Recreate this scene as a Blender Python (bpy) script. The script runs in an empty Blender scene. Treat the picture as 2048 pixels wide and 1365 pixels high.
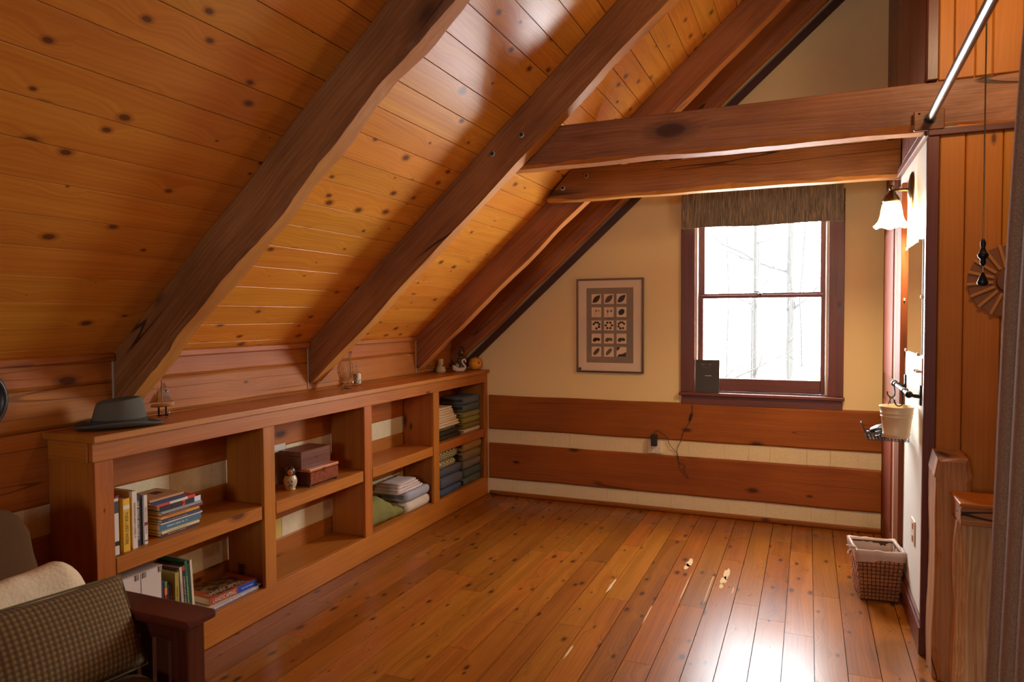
import bpy, bmesh, math, random
from mathutils import Vector, Matrix, noise as mnoise

random.seed(7)
sc = bpy.context.scene
col = sc.collection
# ------------------------------------------------------------------ camera
YAW, PITCH, ROLL, FPX = 22.914, -1.987, -0.308, 1401.64
CAM = Vector((2.494, -5.362, 1.5))
a, b, c = (math.radians(v) for v in (YAW, PITCH, ROLL))
fwd = Vector((-math.sin(a)*math.cos(b), math.cos(a)*math.cos(b), math.sin(b)))
rgt0 = Vector((math.cos(a), math.sin(a), 0)); up0 = rgt0.cross(fwd)
rgt = rgt0*math.cos(c) + up0*math.sin(c); upv = -rgt0*math.sin(c) + up0*math.cos(c)
cd = bpy.data.cameras.new('camera'); cam = bpy.data.objects.new('camera', cd); col.objects.link(cam)
cam.matrix_world = Matrix(((rgt.x, upv.x, -fwd.x, CAM.x), (rgt.y, upv.y, -fwd.y, CAM.y), (rgt.z, upv.z, -fwd.z, CAM.z), (0, 0, 0, 1)))
cd.sensor_fit = 'HORIZONTAL'; cd.sensor_width = 36; cd.lens = FPX/2048*36
cd.clip_start = .05; cd.clip_end = 200
cd.dof.use_dof = True; cd.dof.focus_distance = 4.6; cd.dof.aperture_fstop = 6.3
sc.camera = cam
# ------------------------------------------------------------------ sky, sun, exposure
SKY = 62.0
w = bpy.data.worlds.new('world'); sc.world = w; w.use_nodes = True
bg = w.node_tree.nodes['Background']; bg.inputs[0].default_value = (.93, .97, 1, 1); bg.inputs[1].default_value = SKY
sd = bpy.data.lights.new('sun', 'SUN'); sd.energy = 60; sd.angle = .01; sd.color = (1, .96, .88)
so = bpy.data.objects.new('sun', sd); col.objects.link(so)
so.rotation_euler = Vector((-.55, .28, -.78)).to_track_quat('-Z', 'Y').to_euler()   # from behind the house, over its right slope
for (px_, py_, pz_, sx_, sy_, ry_) in ((2.17, .16, 1.6, .9, 1.3, 0), (1.9, -7.62, 1.7, .6, .7, math.pi)):
    ad = bpy.data.lights.new('window_portal', 'AREA'); ad.shape = 'RECTANGLE'; ad.size = sx_; ad.size_y = sy_
    ad.cycles.is_portal = True
    ao = bpy.data.objects.new('window_portal', ad); col.objects.link(ao)
    ao.location = (px_, py_, pz_); ao.rotation_euler = (-math.pi/2, 0, ry_)   # faces into the room
sc.view_settings.view_transform = 'Standard'; sc.view_settings.look = 'None'
sc.view_settings.exposure = -0.5; sc.view_settings.gamma = 1; sc.view_settings.use_curve_mapping = False
cy = sc.cycles
cy.use_denoising = True; cy.max_bounces = 9; cy.diffuse_bounces = 6; cy.glossy_bounces = 4; cy.transmission_bounces = 6
cy.transparent_max_bounces = 8; cy.caustics_reflective = False; cy.caustics_refractive = False; cy.sample_clamp_indirect = 6

# ------------------------------------------------------------------ helpers
WM = {}
def link(o, M=None, parent=None):
    col.objects.link(o)
    M = M or Matrix()
    WM[o.name] = M.copy()
    if parent:
        o.parent = parent; o.matrix_basis = WM[parent.name].inverted() @ M
    else:
        o.matrix_basis = M
    return o
def obj(name, me, mat, parent=None, M=None):
    if isinstance(me, bmesh.types.BMesh):
        m2 = bpy.data.meshes.new(name); me.to_mesh(m2); me.free(); me = m2
    if mat and not me.materials: me.materials.append(mat)
    elif mat and me.materials[0] != mat:
        me = me.copy(); me.materials[0] = mat
    return link(bpy.data.objects.new(name, me), M, parent)
def tag(o, label=None, cat=None, group=None, kind=None):
    if label: o['label'] = label
    if cat: o['category'] = cat
    if group: o['group'] = group
    if kind: o['kind'] = kind
    return o
def thing(name, loc, label, cat, group=None, M=None):
    o = bpy.data.objects.new(name, None); o.empty_display_size = .05
    link(o, M or Matrix.Translation(loc)); return tag(o, label, cat, group)
AX = {'x': Vector((1, 0, 0)), 'y': Vector((0, 1, 0)), 'z': Vector((0, 0, 1)), '-x': Vector((-1, 0, 0)), '-y': Vector((0, -1, 0)), '-z': Vector((0, 0, -1))}
def frame(o, X, Z):
    X = Vector(X).normalized(); Z = Vector(Z).normalized(); Y = Z.cross(X)
    return Matrix(((X.x, Y.x, Z.x, o[0]), (X.y, Y.y, Z.y, o[1]), (X.z, Y.z, Z.z, o[2]), (0, 0, 0, 1)))
CACHE = {}
def rbox(sx, sy, sz, bv=.002, seg=1):
    k = (round(sx, 4), round(sy, 4), round(sz, 4), bv, seg)
    if k in CACHE: return CACHE[k]
    bm = bmesh.new(); bmesh.ops.create_cube(bm, size=1)
    bmesh.ops.scale(bm, vec=(sx, sy, sz), verts=bm.verts)
    if bv: bmesh.ops.bevel(bm, geom=bm.edges[:], offset=min(bv, .45*min(sx, sy, sz)), segments=seg, affect='EDGES', profile=.5)
    me = bpy.data.meshes.new('box'); bm.to_mesh(me); bm.free()
    CACHE[k] = me; return me
def box(name, x0, x1, y0, y1, z0, z1, mat, parent=None, long='y', face='x', bv=.002, seg=1):
    """axis-aligned box whose local X runs along `long` and local Z along `face`"""
    X, Z = AX[long], AX[face]; S = Vector((x1-x0, y1-y0, z1-z0)); Y = Z.cross(X)
    d = [abs(S.dot(v)) for v in (X, Y, Z)]
    me = rbox(*d, bv, seg)
    if me.materials and me.materials[0] != mat: me = me.copy(); me.materials.clear()
    return obj(name, me, mat, parent, frame(((x0+x1)/2, (y0+y1)/2, (z0+z1)/2), X, Z))
def addbox(bm, x0, x1, y0, y1, z0, z1):
    vs = [bm.verts.new((x, y, z)) for z in (z0, z1) for y in (y0, y1) for x in (x0, x1)]
    for f in ((0, 2, 3, 1), (4, 5, 7, 6), (0, 1, 5, 4), (2, 6, 7, 3), (0, 4, 6, 2), (1, 3, 7, 5)): bm.faces.new([vs[i] for i in f])
def smooth(o):
    for p in o.data.polygons: p.use_smooth = True
    return o
def lathe(prof, n=24, cap=True, sx=1, sy=1):
    bm = bmesh.new(); rings = []
    for r, z in prof:
        rings.append([bm.verts.new((max(r, 1e-4)*math.cos(2*math.pi*i/n)*sx, max(r, 1e-4)*math.sin(2*math.pi*i/n)*sy, z)) for i in range(n)])
    for A, B in zip(rings, rings[1:]):
        for i in range(n): bm.faces.new((A[i], A[(i+1) % n], B[(i+1) % n], B[i]))
    if cap:
        bm.faces.new(rings[0][::-1]); bm.faces.new(rings[-1])
    return bm
def addtube(bm, pts, r, n=8, cap=True):
    pts = [Vector(p) for p in pts]; rs = r if isinstance(r, (list, tuple)) else [r]*len(pts)
    rings = []; prevN = None
    for i, p in enumerate(pts):
        t = (pts[min(i+1, len(pts)-1)] - pts[max(i-1, 0)]).normalized()
        if prevN is None:
            N = t.cross(Vector((0, 0, 1)));
            if N.length < .1: N = t.cross(Vector((1, 0, 0)))
        else: N = prevN - t*prevN.dot(t)
        N.normalize(); prevN = N; Bv = t.cross(N)
        rings.append([bm.verts.new(p + (N*math.cos(2*math.pi*k/n) + Bv*math.sin(2*math.pi*k/n))*rs[i]) for k in range(n)])
    for A, B in zip(rings, rings[1:]):
        for k in range(n): bm.faces.new((A[k], A[(k+1) % n], B[(k+1) % n], B[k]))
    if cap: bm.faces.new(rings[0][::-1]); bm.faces.new(rings[-1])
    return bm
def tube(pts, r, n=8): return addtube(bmesh.new(), pts, r, n)
def N3(x, y, z, s=0): return mnoise.noise(Vector((x+s*13.7, y+s*7.3, z+s*3.1)))

# ------------------------------------------------------------------ materials
def nt_new(name):
    m = bpy.data.materials.new(name); m.use_nodes = True
    nt = m.node_tree; return m, nt, nt.nodes['Principled BSDF']
class G:
    def __init__(s, nt): s.nt = nt
    def n(s, t, **k):
        x = s.nt.nodes.new(t)
        for a_, v in k.items(): setattr(x, a_, v)
        return x
    def l(s, a_, b_): s.nt.links.new(a_, b_)
    def put(s, sock, v):
        if isinstance(v, bpy.types.NodeSocket): s.l(v, sock)
        else: sock.default_value = v
    def math(s, op, *v, clamp=False):
        x = s.n('ShaderNodeMath', operation=op, use_clamp=clamp)
        for i, q in enumerate(v): s.put(x.inputs[i], q)
        return x.outputs[0]
    def vmul(s, v, k):
        x = s.n('ShaderNodeVectorMath', operation='MULTIPLY'); s.put(x.inputs[0], v); s.put(x.inputs[1], k); return x.outputs[0]
    def vadd(s, v, k):
        x = s.n('ShaderNodeVectorMath', operation='ADD'); s.put(x.inputs[0], v); s.put(x.inputs[1], k); return x.outputs[0]
    def comb(s, x_, y_, z_):
        x = s.n('ShaderNodeCombineXYZ'); [s.put(x.inputs[i], v) for i, v in enumerate((x_, y_, z_))]; return x.outputs[0]
    def noise(s, v, scale=1, detail=2, rough=.5):
        x = s.n('ShaderNodeTexNoise'); s.put(x.inputs['Vector'], v); x.inputs['Scale'].default_value = scale
        x.inputs['Detail'].default_value = detail; x.inputs['Roughness'].default_value = rough; return x.outputs[0]
    def mr(s, v, a0, a1, b0=0., b1=1., smooth_=True):
        x = s.n('ShaderNodeMapRange'); x.interpolation_type = 'SMOOTHSTEP' if smooth_ else 'LINEAR'
        for i, q in enumerate((v, a0, a1, b0, b1)): s.put(x.inputs[i], q)
        return x.outputs[0]
    def mix(s, f, c1, c2, bt='MIX'):
        x = s.n('ShaderNodeMix', data_type='RGBA', blend_type=bt)
        s.put(x.inputs[0], f); s.put(x.inputs[6], c1 if isinstance(c1, bpy.types.NodeSocket) else (*c1, 1)); s.put(x.inputs[7], c2 if isinstance(c2, bpy.types.NodeSocket) else (*c2, 1))
        return x.outputs[2]
    def bump(s, h, strength, dist):
        x = s.n('ShaderNodeBump'); x.inputs['Strength'].default_value = strength; x.inputs['Distance'].default_value = dist
        s.l(h, x.inputs['Height']); return x.outputs[0]
def srgb(r, g, b_):
    f = lambda v: (v/255/12.92 if v/255 <= .04045 else ((v/255+.055)/1.055)**2.4)
    return (f(r), f(g), f(b_))
def wood(name, c1, c2, ck, rough=.35, knots=.6, flat=True, ksc=(2.6, 5.0, 5.0), bump=.25, var=.16, crack=0, coat=0, fine=1.0, spec=.5, wear=0, streak=1.0, hew=0):
    m, nt, B = nt_new(name); g = G(nt)
    P0 = g.n('ShaderNodeTexCoord').outputs['Object']; rnd = g.n('ShaderNodeObjectInfo').outputs['Random']
    P = g.vadd(P0, g.comb(g.math('MULTIPLY', rnd, 91.), g.math('MULTIPLY', rnd, 37.), g.math('MULTIPLY', rnd, 53.)))
    sep = g.n('ShaderNodeSeparateXYZ'); g.l(P, sep.inputs[0]); x, y, z = sep.outputs
    v = g.n('ShaderNodeTexVoronoi', voronoi_dimensions='2D' if flat else '3D', feature='F1'); v.inputs['Scale'].default_value = 1
    g.l(g.vmul(g.vadd(P, g.vmul(g.n('ShaderNodeTexNoise').outputs['Color'], (0, 0, 0))), ksc), v.inputs['Vector'])
    d = v.outputs['Distance']; sc_ = g.n('ShaderNodeSeparateColor'); g.l(v.outputs['Color'], sc_.inputs[0]); rr = sc_.outputs[0]
    rad = g.math('MULTIPLY', g.math('SUBTRACT', rr, 1-knots), (.12 if flat else .3)/max(knots, .01))
    rad = g.math('MAXIMUM', rad, 0.0001)
    q = g.math('DIVIDE', d, rad)
    kn = g.mr(q, 1.0, .65); ring = g.mr(q, 1.9, .9)
    has = g.mr(rad, .004, .02)
    halo = g.math('MULTIPLY', g.mr(d, .5, 0.), has)
    low = g.noise(g.vmul(P, (.9, 6, 6)), 1, 1)
    yw = g.math('ADD', y, g.math('ADD', g.math('MULTIPLY', low, .05), g.math('MULTIPLY', halo, .03)))
    zw = g.math('ADD', z, g.math('MULTIPLY', low, .05))
    st1 = g.noise(g.comb(g.math('MULTIPLY', x, .7), g.math('MULTIPLY', yw, 30.), g.math('MULTIPLY', zw, 30.)), 1, 2)
    st2 = g.noise(g.comb(g.math('MULTIPLY', x, 4.), g.math('MULTIPLY', yw, 190.), g.math('MULTIPLY', zw, 190.)), 1, 2)
    sn = g.math('SINE', g.math('MULTIPLY', g.math('ADD', yw, zw), 330.))
    blot = g.noise(g.vmul(P, (1.7, 3, 3)), 1, 2)
    f = g.math('ADD', g.math('ADD', g.math('MULTIPLY', st1, .8*streak), g.math('MULTIPLY', st2, .35*fine)), g.math('ADD', g.math('MULTIPLY', sn, .07*streak), g.math('MULTIPLY', blot, .5+.8*(1-streak))))
    f = g.mr(f, .52, 1.18)
    colr = g.mix(f, c1, c2)
    colr = g.mix(g.math('MULTIPLY', g.math('MULTIPLY', ring, has), .45), colr, ck)
    colr = g.mix(g.math('MULTIPLY', g.math('MULTIPLY', kn, has), .85), colr, ck)
    h = g.math('SUBTRACT', g.math('ADD', g.math('MULTIPLY', st1, .5), g.math('MULTIPLY', st2, .3)), g.math('MULTIPLY', kn, .3))
    if hew:
        hn = g.noise(g.vmul(P, (7, 11, 11)), 1, 2); h = g.math('ADD', h, g.math('MULTIPLY', hn, hew))
    if crack:
        cr = g.noise(g.comb(g.math('MULTIPLY', x, .2), g.math('MULTIPLY', y, 6.), g.math('MULTIPLY', z, 6.)), 1, 1)
        cm = g.mr(g.math('ABSOLUTE', g.math('SUBTRACT', cr, .5)), .0045, .001)
        cm = g.math('MULTIPLY', cm, g.mr(g.noise(g.vmul(P, (1.1, 2, 2)), 1, 0), .45, .55))
        colr = g.mix(g.math('MULTIPLY', cm, crack), colr, (.02, .008, .004)); h = g.math('SUBTRACT', h, g.math('MULTIPLY', cm, 2.))
    if wear:
        wm = g.mr(g.noise(g.vmul(P, (5, 26, 26)), 1, 4), .70, .74)
        colr = g.mix(g.math('MULTIPLY', wm, wear), colr, srgb(214, 188, 150))
    hs = g.n('ShaderNodeHueSaturation'); g.l(colr, hs.inputs['Color'])
    r2 = g.math('FRACT', g.math('MULTIPLY', rnd, 17.3))
    g.l(g.math('ADD', 1-var, g.math('MULTIPLY', rnd, 2*var)), hs.inputs['Value'])
    g.l(g.math('ADD', .494, g.math('MULTIPLY', r2, .012)), hs.inputs['Hue'])
    g.l(hs.outputs[0], B.inputs['Base Color'])
    g.l(g.math('ADD', rough-.06, g.math('MULTIPLY', blot, .16)), B.inputs['Roughness'])
    B.inputs['Specular IOR Level'].default_value = spec
    if coat: B.inputs['Coat Weight'].default_value = coat; B.inputs['Coat Roughness'].default_value = .18
    g.l(g.bump(h, bump, .002), B.inputs['Normal'])
    return m
def plain(name, c_, rough=.5, metal=0, bump=0, bscale=200, var=0, spec=.5, **kw):
    m, nt, B = nt_new(name); g = G(nt)
    B.inputs['Roughness'].default_value = rough; B.inputs['Metallic'].default_value = metal; B.inputs['Specular IOR Level'].default_value = spec
    P = g.n('ShaderNodeTexCoord').outputs['Object']
    nz = g.noise(P, bscale, 3)
    v = var or .06
    g.l(g.mix(nz, tuple(k*(1-v) for k in c_), tuple(min(1, k*(1+v)) for k in c_)), B.inputs['Base Color'])
    if bump: g.l(g.bump(nz, bump, .003), B.inputs['Normal'])
    for k, q in kw.items(): B.inputs[k.replace('_', ' ')].default_value = q
    return m
def glassy(name, c_=(1, 1, 1), rough=.02, alpha_mix=.85):
    """thin clear glass: mostly transparent with a mirror sheen"""
    m = bpy.data.materials.new(name); m.use_nodes = True; nt = m.node_tree; nt.nodes.clear(); g = G(nt)
    t = g.n('ShaderNodeBsdfTransparent'); t.inputs[0].default_value = (*c_, 1); gl = g.n('ShaderNodeBsdfGlossy'); gl.inputs['Roughness'].default_value = rough
    fr = g.n('ShaderNodeFresnel'); g.l(g.math('SUBTRACT', 1.45, g.math('MULTIPLY', g.n('ShaderNodeNewGeometry').outputs['Backfacing'], .76)), fr.inputs[0])
    mx = g.n('ShaderNodeMixShader'); g.l(g.math('ADD', g.math('MULTIPLY', fr.outputs[0], alpha_mix), .0), mx.inputs[0]); g.l(t.outputs[0], mx.inputs[1]); g.l(gl.outputs[0], mx.inputs[2])
    o = g.n('ShaderNodeOutputMaterial'); g.l(mx.outputs[0], o.inputs[0]); return m
def stripes(name, c1, c2, scl, axis=0, rough=.9, thin=.5, c3=None, scl2=None):
    """woven cloth: streaks along one axis"""
    m, nt, B = nt_new(name); g = G(nt); P = g.n('ShaderNodeTexCoord').outputs['Object']
    f = g.noise(g.vmul(P, scl), 1, 3, .7); f = g.mr(f, .4, .6)
    cc = g.mix(f, c1, c2)
    if c3: cc = g.mix(g.mr(g.noise(g.vmul(P, scl2 or scl), 1, 2), .56, .66), cc, c3)
    g.l(cc, B.inputs['Base Color']); B.inputs['Roughness'].default_value = rough; g.l(g.bump(f, .4, .002), B.inputs['Normal']); return m
def checks(name, ca, cb, cc_, per, ax=(0, 2), rough=.95):
    """small woven gingham"""
    m, nt, B = nt_new(name); g = G(nt); P = g.n('ShaderNodeTexCoord').outputs['Object']
    s = g.n('ShaderNodeSeparateXYZ'); g.l(P, s.inputs[0])
    u = g.mr(g.math('SINE', g.math('MULTIPLY', s.outputs[ax[0]], 2*math.pi/per)), -.35, .35)
    v = g.mr(g.math('SINE', g.math('MULTIPLY', s.outputs[ax[1]], 2*math.pi/per)), -.35, .35)
    k = g.mix(u, ca, cb); k = g.mix(g.math('MULTIPLY', v, .6), k, cc_)
    g.l(k, B.inputs['Base Color']); B.inputs['Roughness'].default_value = rough
    g.l(g.bump(g.math('MULTIPLY', u, v), .5, .003), B.inputs['Normal']); return m

M = {}
M['ceil'] = wood('ceiling_pine', srgb(230, 154, 56), srgb(208, 126, 38), srgb(100, 48, 14), rough=.33, knots=.68, ksc=(4.6, 7.5, 7), var=.06, bump=.12)
M['floor'] = wood('floor_pine', srgb(156, 92, 28), srgb(122, 66, 16), srgb(58, 26, 8), rough=.27, spec=.32, knots=.75, ksc=(4.2, 9.0, 9), var=.17, bump=.15, wear=.0)
M['shelf'] = wood('shelf_pine', srgb(188, 112, 40), srgb(160, 88, 28), srgb(82, 38, 14), rough=.38, spec=.35, streak=.7, knots=.22, ksc=(2.4, 5, 5), var=.06, bump=.1)
M['log'] = wood('log_wood', srgb(156, 88, 28), srgb(126, 66, 20), srgb(66, 30, 10), rough=.5, spec=.25, streak=.6, hew=2, knots=.5, ksc=(2.2, 5, 5), var=.05, crack=.7, bump=.5)
M['knee'] = wood('knee_log_wood', srgb(186, 110, 42), srgb(158, 86, 30), srgb(80, 36, 14), rough=.5, spec=.25, streak=.6, hew=1.5, knots=.45, ksc=(2.2, 5, 5), var=.05, crack=.5, bump=.4)
M['beam'] = wood('hewn_beam', srgb(170, 112, 66), srgb(118, 70, 36), srgb(66, 34, 16), rough=.48, knots=.5, flat=False, ksc=(2.0, 4.5, 4.5), var=.05, crack=.9, bump=.8, fine=1.3, streak=.55, hew=5, spec=.35)
M['lit_wane'] = wood('pale_wane_lit', srgb(206, 140, 66), srgb(178, 108, 44), srgb(110, 58, 24), rough=.6, knots=.4, flat=False, var=.05, bump=.7, streak=.5, hew=4, spec=.3)  # pale bare wood, with light on the undersides put into its colour
M['trim'] = wood('dark_stained_trim', srgb(112, 56, 36), srgb(88, 40, 26), srgb(56, 24, 16), rough=.4, knots=.1, var=.04, bump=.12)
M['door'] = wood('door_stain', srgb(128, 66, 40), srgb(104, 50, 30), srgb(60, 26, 16), rough=.65, knots=.1, var=.03, bump=.1, spec=.12, streak=.6)
M['trimdark'] = wood('dark_rake_trim', srgb(78, 44, 32), srgb(60, 32, 24), srgb(40, 20, 14), rough=.45, knots=.1, var=.04, bump=.12)
M['bwood'] = wood('board_wall_pine', srgb(192, 118, 36), srgb(170, 98, 26), srgb(92, 44, 16), rough=.5, spec=.3, streak=.5, knots=.2, ksc=(1.6, 4, 4), var=.04, bump=.1)
M['post'] = wood('rough_post', srgb(196, 140, 84), srgb(150, 98, 52), srgb(70, 34, 16), rough=.65, knots=.5, flat=False, ksc=(2.4, 5, 5), var=.05, crack=1, bump=.9, fine=1.4)
M['postpale'] = wood('split_post', srgb(226, 190, 138), srgb(172, 124, 74), srgb(70, 34, 16), rough=.75, knots=.4, flat=False, ksc=(2.4, 6, 6), var=.05, crack=1, bump=1, fine=1.6)
M['mahog'] = wood('sofa_mahogany', srgb(84, 34, 20), srgb(58, 22, 13), srgb(36, 14, 9), rough=.25, knots=.05, var=.03, bump=.05)
M['yellow'] = plain('yellow_paint', srgb(240, 220, 164), .75, bump=.25, bscale=160)
M['white'] = plain('white_paint', srgb(226, 220, 206), .6, bump=.15, bscale=160)
M['chink'] = plain('cream_chinking', srgb(222, 206, 166), .85, bump=.6, bscale=60, var=.12)
M['valance'] = stripes('valance_cloth', srgb(142, 134, 116), srgb(92, 86, 76), (420, 420, 12), c3=srgb(186, 170, 138), scl2=(330, 330, 7))
M['brass'] = plain('aged_brass', srgb(120, 96, 66), .35, 1)
M['iron'] = plain('black_iron', (.02, .019, .018), .4, .6)
M['chrome'] = plain('chrome', (.30, .32, .36), .3, 1)
M['steel'] = plain('dull_steel', (.42, .42, .42), .35, 1)
M['glass'] = glassy('window_glass')
M['clear'] = glassy('clear_glass', (.97, .97, .95), .03, 1.6)
M['mirror'] = plain('mirror_silver', (.9, .9, .9), .01, 1, bscale=2, var=.001)
M['black'] = plain('black_plastic', (.015, .015, .016), .4)
M['ivory'] = plain('ivory_plastic', srgb(232, 222, 196), .4)
M['tanplate'] = plain('tan_plate', srgb(156, 110, 70), .45)
M['paper'] = plain('page_paper', srgb(222, 208, 178), .85, bscale=400, var=.12)
COLS = {}
def cm(r, g_, b_, rough=.55, **k):
    key = (r, g_, b_, rough)
    if key not in COLS: COLS[key] = plain('paint_%d_%d_%d' % (r, g_, b_), srgb(r, g_, b_), rough, **k)
    return COLS[key]
def cloth(r, g_, b_): return cmc(r, g_, b_)
CL = {}
def cmc(r, g_, b_):
    if (r, g_, b_) not in CL: CL[(r, g_, b_)] = plain('cloth_%d_%d_%d' % (r, g_, b_), srgb(r, g_, b_), .95, bump=.6, bscale=350, var=.14, spec=.15)
    return CL[(r, g_, b_)]

# ------------------------------------------------------------------ room constants (metres)
XR = 2.972; D = .276; ZK = 1.35; PSL = .891; TH = math.atan(PSL); CT, ST = math.cos(TH), math.sin(TH)
YR = (-3.2425, -1.96, -.7018); WR, HR = .104, .194
XRIDGE = 3.42; ZRIDGE = ZK + PSL*(XRIDGE+D); YF = -7.6; XE = 2*XRIDGE + D
SLOPE_L = (XRIDGE + D)/CT
def struct(o): o['kind'] = 'structure'; return o

# floor: subfloor + planks running towards the gable wall
fl = struct(box('floor', -D-.2, 7.3, YF-.2, .2, -.14, -.0205, M['trimdark'], long='y', face='z', bv=0))
x = 2.659 - .1282*25; row = 0
while x < 3.6:
    random.seed(row*7+3); y = -6.2 + random.uniform(-.9, 0); W_ = .1282
    x0, x1 = max(x, -D), x+W_
    if x1 - x0 > .02:
        while y < -.001:
            L = random.uniform(1.0, 2.3); y1 = min(y+L, 0)
            if -y1 < .35: y1 = 0
            if y1 > -5.9:
                box('plank', x0+.0017, x1-.0017, y+.0009, y1-.0009, -.02, random.uniform(-.0005, .0), M['floor'], fl, 'y', 'z', bv=0)
            y = y1
    x += W_; row += 1
# bare worn patches where the varnish has gone
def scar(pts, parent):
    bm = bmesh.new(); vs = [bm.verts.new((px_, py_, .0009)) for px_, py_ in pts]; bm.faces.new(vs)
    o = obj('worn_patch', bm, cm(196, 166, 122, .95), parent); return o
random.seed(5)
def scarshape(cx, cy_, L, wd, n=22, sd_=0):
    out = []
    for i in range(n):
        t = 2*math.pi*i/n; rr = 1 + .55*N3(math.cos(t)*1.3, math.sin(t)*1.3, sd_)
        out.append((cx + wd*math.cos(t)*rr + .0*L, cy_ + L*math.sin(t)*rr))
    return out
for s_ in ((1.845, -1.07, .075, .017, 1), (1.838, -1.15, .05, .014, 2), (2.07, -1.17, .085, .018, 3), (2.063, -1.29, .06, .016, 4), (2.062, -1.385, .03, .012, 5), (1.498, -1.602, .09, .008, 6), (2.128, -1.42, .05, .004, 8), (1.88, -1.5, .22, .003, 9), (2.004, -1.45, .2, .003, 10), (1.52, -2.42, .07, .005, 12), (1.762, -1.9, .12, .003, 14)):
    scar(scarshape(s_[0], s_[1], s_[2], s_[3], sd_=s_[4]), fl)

# ceiling: roof slabs + tongue-and-groove boards between the rafters
def roofmat(y, s, h=0):   # local X=+y, local Y=up the slope, local Z=inward normal
    p = Vector((-D + s*CT + h*ST, y, ZK + s*ST - h*CT))
    return Matrix(((0, CT, ST, p.x), (1, 0, 0, p.y), (0, ST, -CT, p.z), (0, 0, 0, 1)))
bm = bmesh.new(); addbox(bm, YF-.15, .12, -.15, SLOPE_L+.12, -.14, -.021)
ceil = struct(obj('ceiling', bm, M['trimdark'], None, roofmat(0, 0)))
bm = bmesh.new(); addbox(bm, YF-.15, .12, -.15, SLOPE_L+.12, -.14, -.001)
def roofmat2(y):
    return Matrix(((0, -CT, -ST, XE), (1, 0, 0, y), (0, ST, -CT, ZK), (0, 0, 0, 1)))
R2 = roofmat2(0)
bm2 = bmesh.new(); addbox(bm2, YF-.15, .12, -.15, SLOPE_L+.12, -.14, -.001); bm.free()
struct(obj('ceiling_far_slope', bm2, M['ceil'], None, R2))
bays = [(-6.2, -4.525), (-4.525+WR, YR[0]), (YR[0]+WR, YR[1]), (YR[1]+WR, YR[2]), (YR[2]+WR, -.118)]
BW = .1345
for bi, (ya, yb) in enumerate(bays):
    for k in range(37):
        s0 = .045 + BW*(k-1) if k else 0
        s1 = .045 + BW*k
        if s1 > SLOPE_L: s1 = SLOPE_L
        if s1 - s0 < .02 or (bi == 0 and k > 22): continue
        me = rbox(yb-ya+.02 if bi else yb-ya, s1-s0-.0030, .02, .0007)
        obj('ceiling_plank', me, M['ceil'], ceil, roofmat((ya+yb)/2, (s0+s1)/2) @ Matrix.Translation((0, 0, -.010)))

# ------------------------------------------------------------------ hewn timbers
def hewn(L, wd, ht, seed, amp=.006, cham=(.006, .006, .012, .012), n=None):
    """timber with local X 0..L, Y 0..wd, Z -ht..0; corners: (y0,z0) top near, (y1) top far, bottom far, bottom near"""
    n = n or max(12, int(L/.035)); bm = bmesh.new(); rings = []
    for i in range(n+1):
        x = L*i/n
        def nn(k, fr=3.0): return N3(x*fr, k*4.1, seed)
        e = [nn(j)*amp for j in range(8)]
        yb0, yb1 = e[0], wd+e[1]; zt, zb = 0, -ht + e[2]*1.2
        ct, cf, cbf, cbn = (cham[0], cham[1], cham[2]*(1+1.3*nn(5, 2.2)+.8*nn(6, 7)+.5*nn(11, 17)), cham[3]*(1+1.3*nn(7, 2.2)+.8*nn(8, 7)+.6*nn(12, 17)))
        cbf = max(.003, cbf); cbn = max(.003, cbn)
        pts = [(yb0, zt-ct), (yb0+ct, zt), (yb1-cf, zt), (yb1, zt-cf), (yb1, zb+cbf), (yb1-cbf*.8, zb), (yb0+cbn*.8, zb+nn(9)*.003), (yb0, zb+cbn)]
        rings.append([bm.verts.new((x, q[0], q[1])) for q in pts])
    k = len(rings[0])
    for A, B in zip(rings, rings[1:]):
        for i in range(k): bm.faces.new((A[i], B[i], B[(i+1) % k], A[(i+1) % k]))
    bm.faces.new(rings[0]); bm.faces.new(rings[-1][::-1])
    bmesh.ops.recalc_face_normals(bm, faces=bm.faces[:])
    # callers paint lower faces paler: bare wood plus light put into the colour
    me = bpy.data.meshes.new('timber'); bm.to_mesh(me); bm.free()
    return me
def twomat(me, m1, m2, test):
    me.materials.append(m1); me.materials.append(m2)
    for p in me.polygons: p.material_index = 1 if test(p) else 0
    return me
def rafM(y): # local X up the slope, local Y=+y, Z=outward normal ; right-handed: X x Y = Z
    X = Vector((CT, 0, ST)); Y = Vector((0, 1, 0)); Z = X.cross(Y)
    return Matrix(((X.x, Y.x, Z.x, -D), (X.y, Y.y, Z.y, y), (X.z, Y.z, Z.z, ZK), (0, 0, 0, 1)))
def bolt(parent, x, y, z, r=.0135):
    o = obj('bolt', lathe([(r*.0, -.001), (r*1.25, -.001), (r*1.25, .003), (r*.8, .004), (r*.75, .0015), (.0, .0015)], 14, False), M['steel'], parent, frame((x, y, z), (1, 0, 0), (0, -1, 0)))
    i = obj('bolt_socket', lathe([(0, .0016), (r*.72, .0016), (r*.72, .0024), (0, .0024)], 12, False), M['black'], o, frame((x, y, z), (1, 0, 0), (0, -1, 0)))
    return o
rl = {0: 'hewn brown rafter with a chewed pale lower edge, rising behind the grey hat', 1: 'hewn rafter with two bolt heads where the collar beam joins it', 2: 'hewn rafter rising beside the swan dish, crossed by the bolted collar beam', 3: 'hewn rafter lying against the yellow gable wall', 4: 'hewn rafter nearest the sofa end of the loft, over the room behind the camera'}
LR = SLOPE_L - .05
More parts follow.
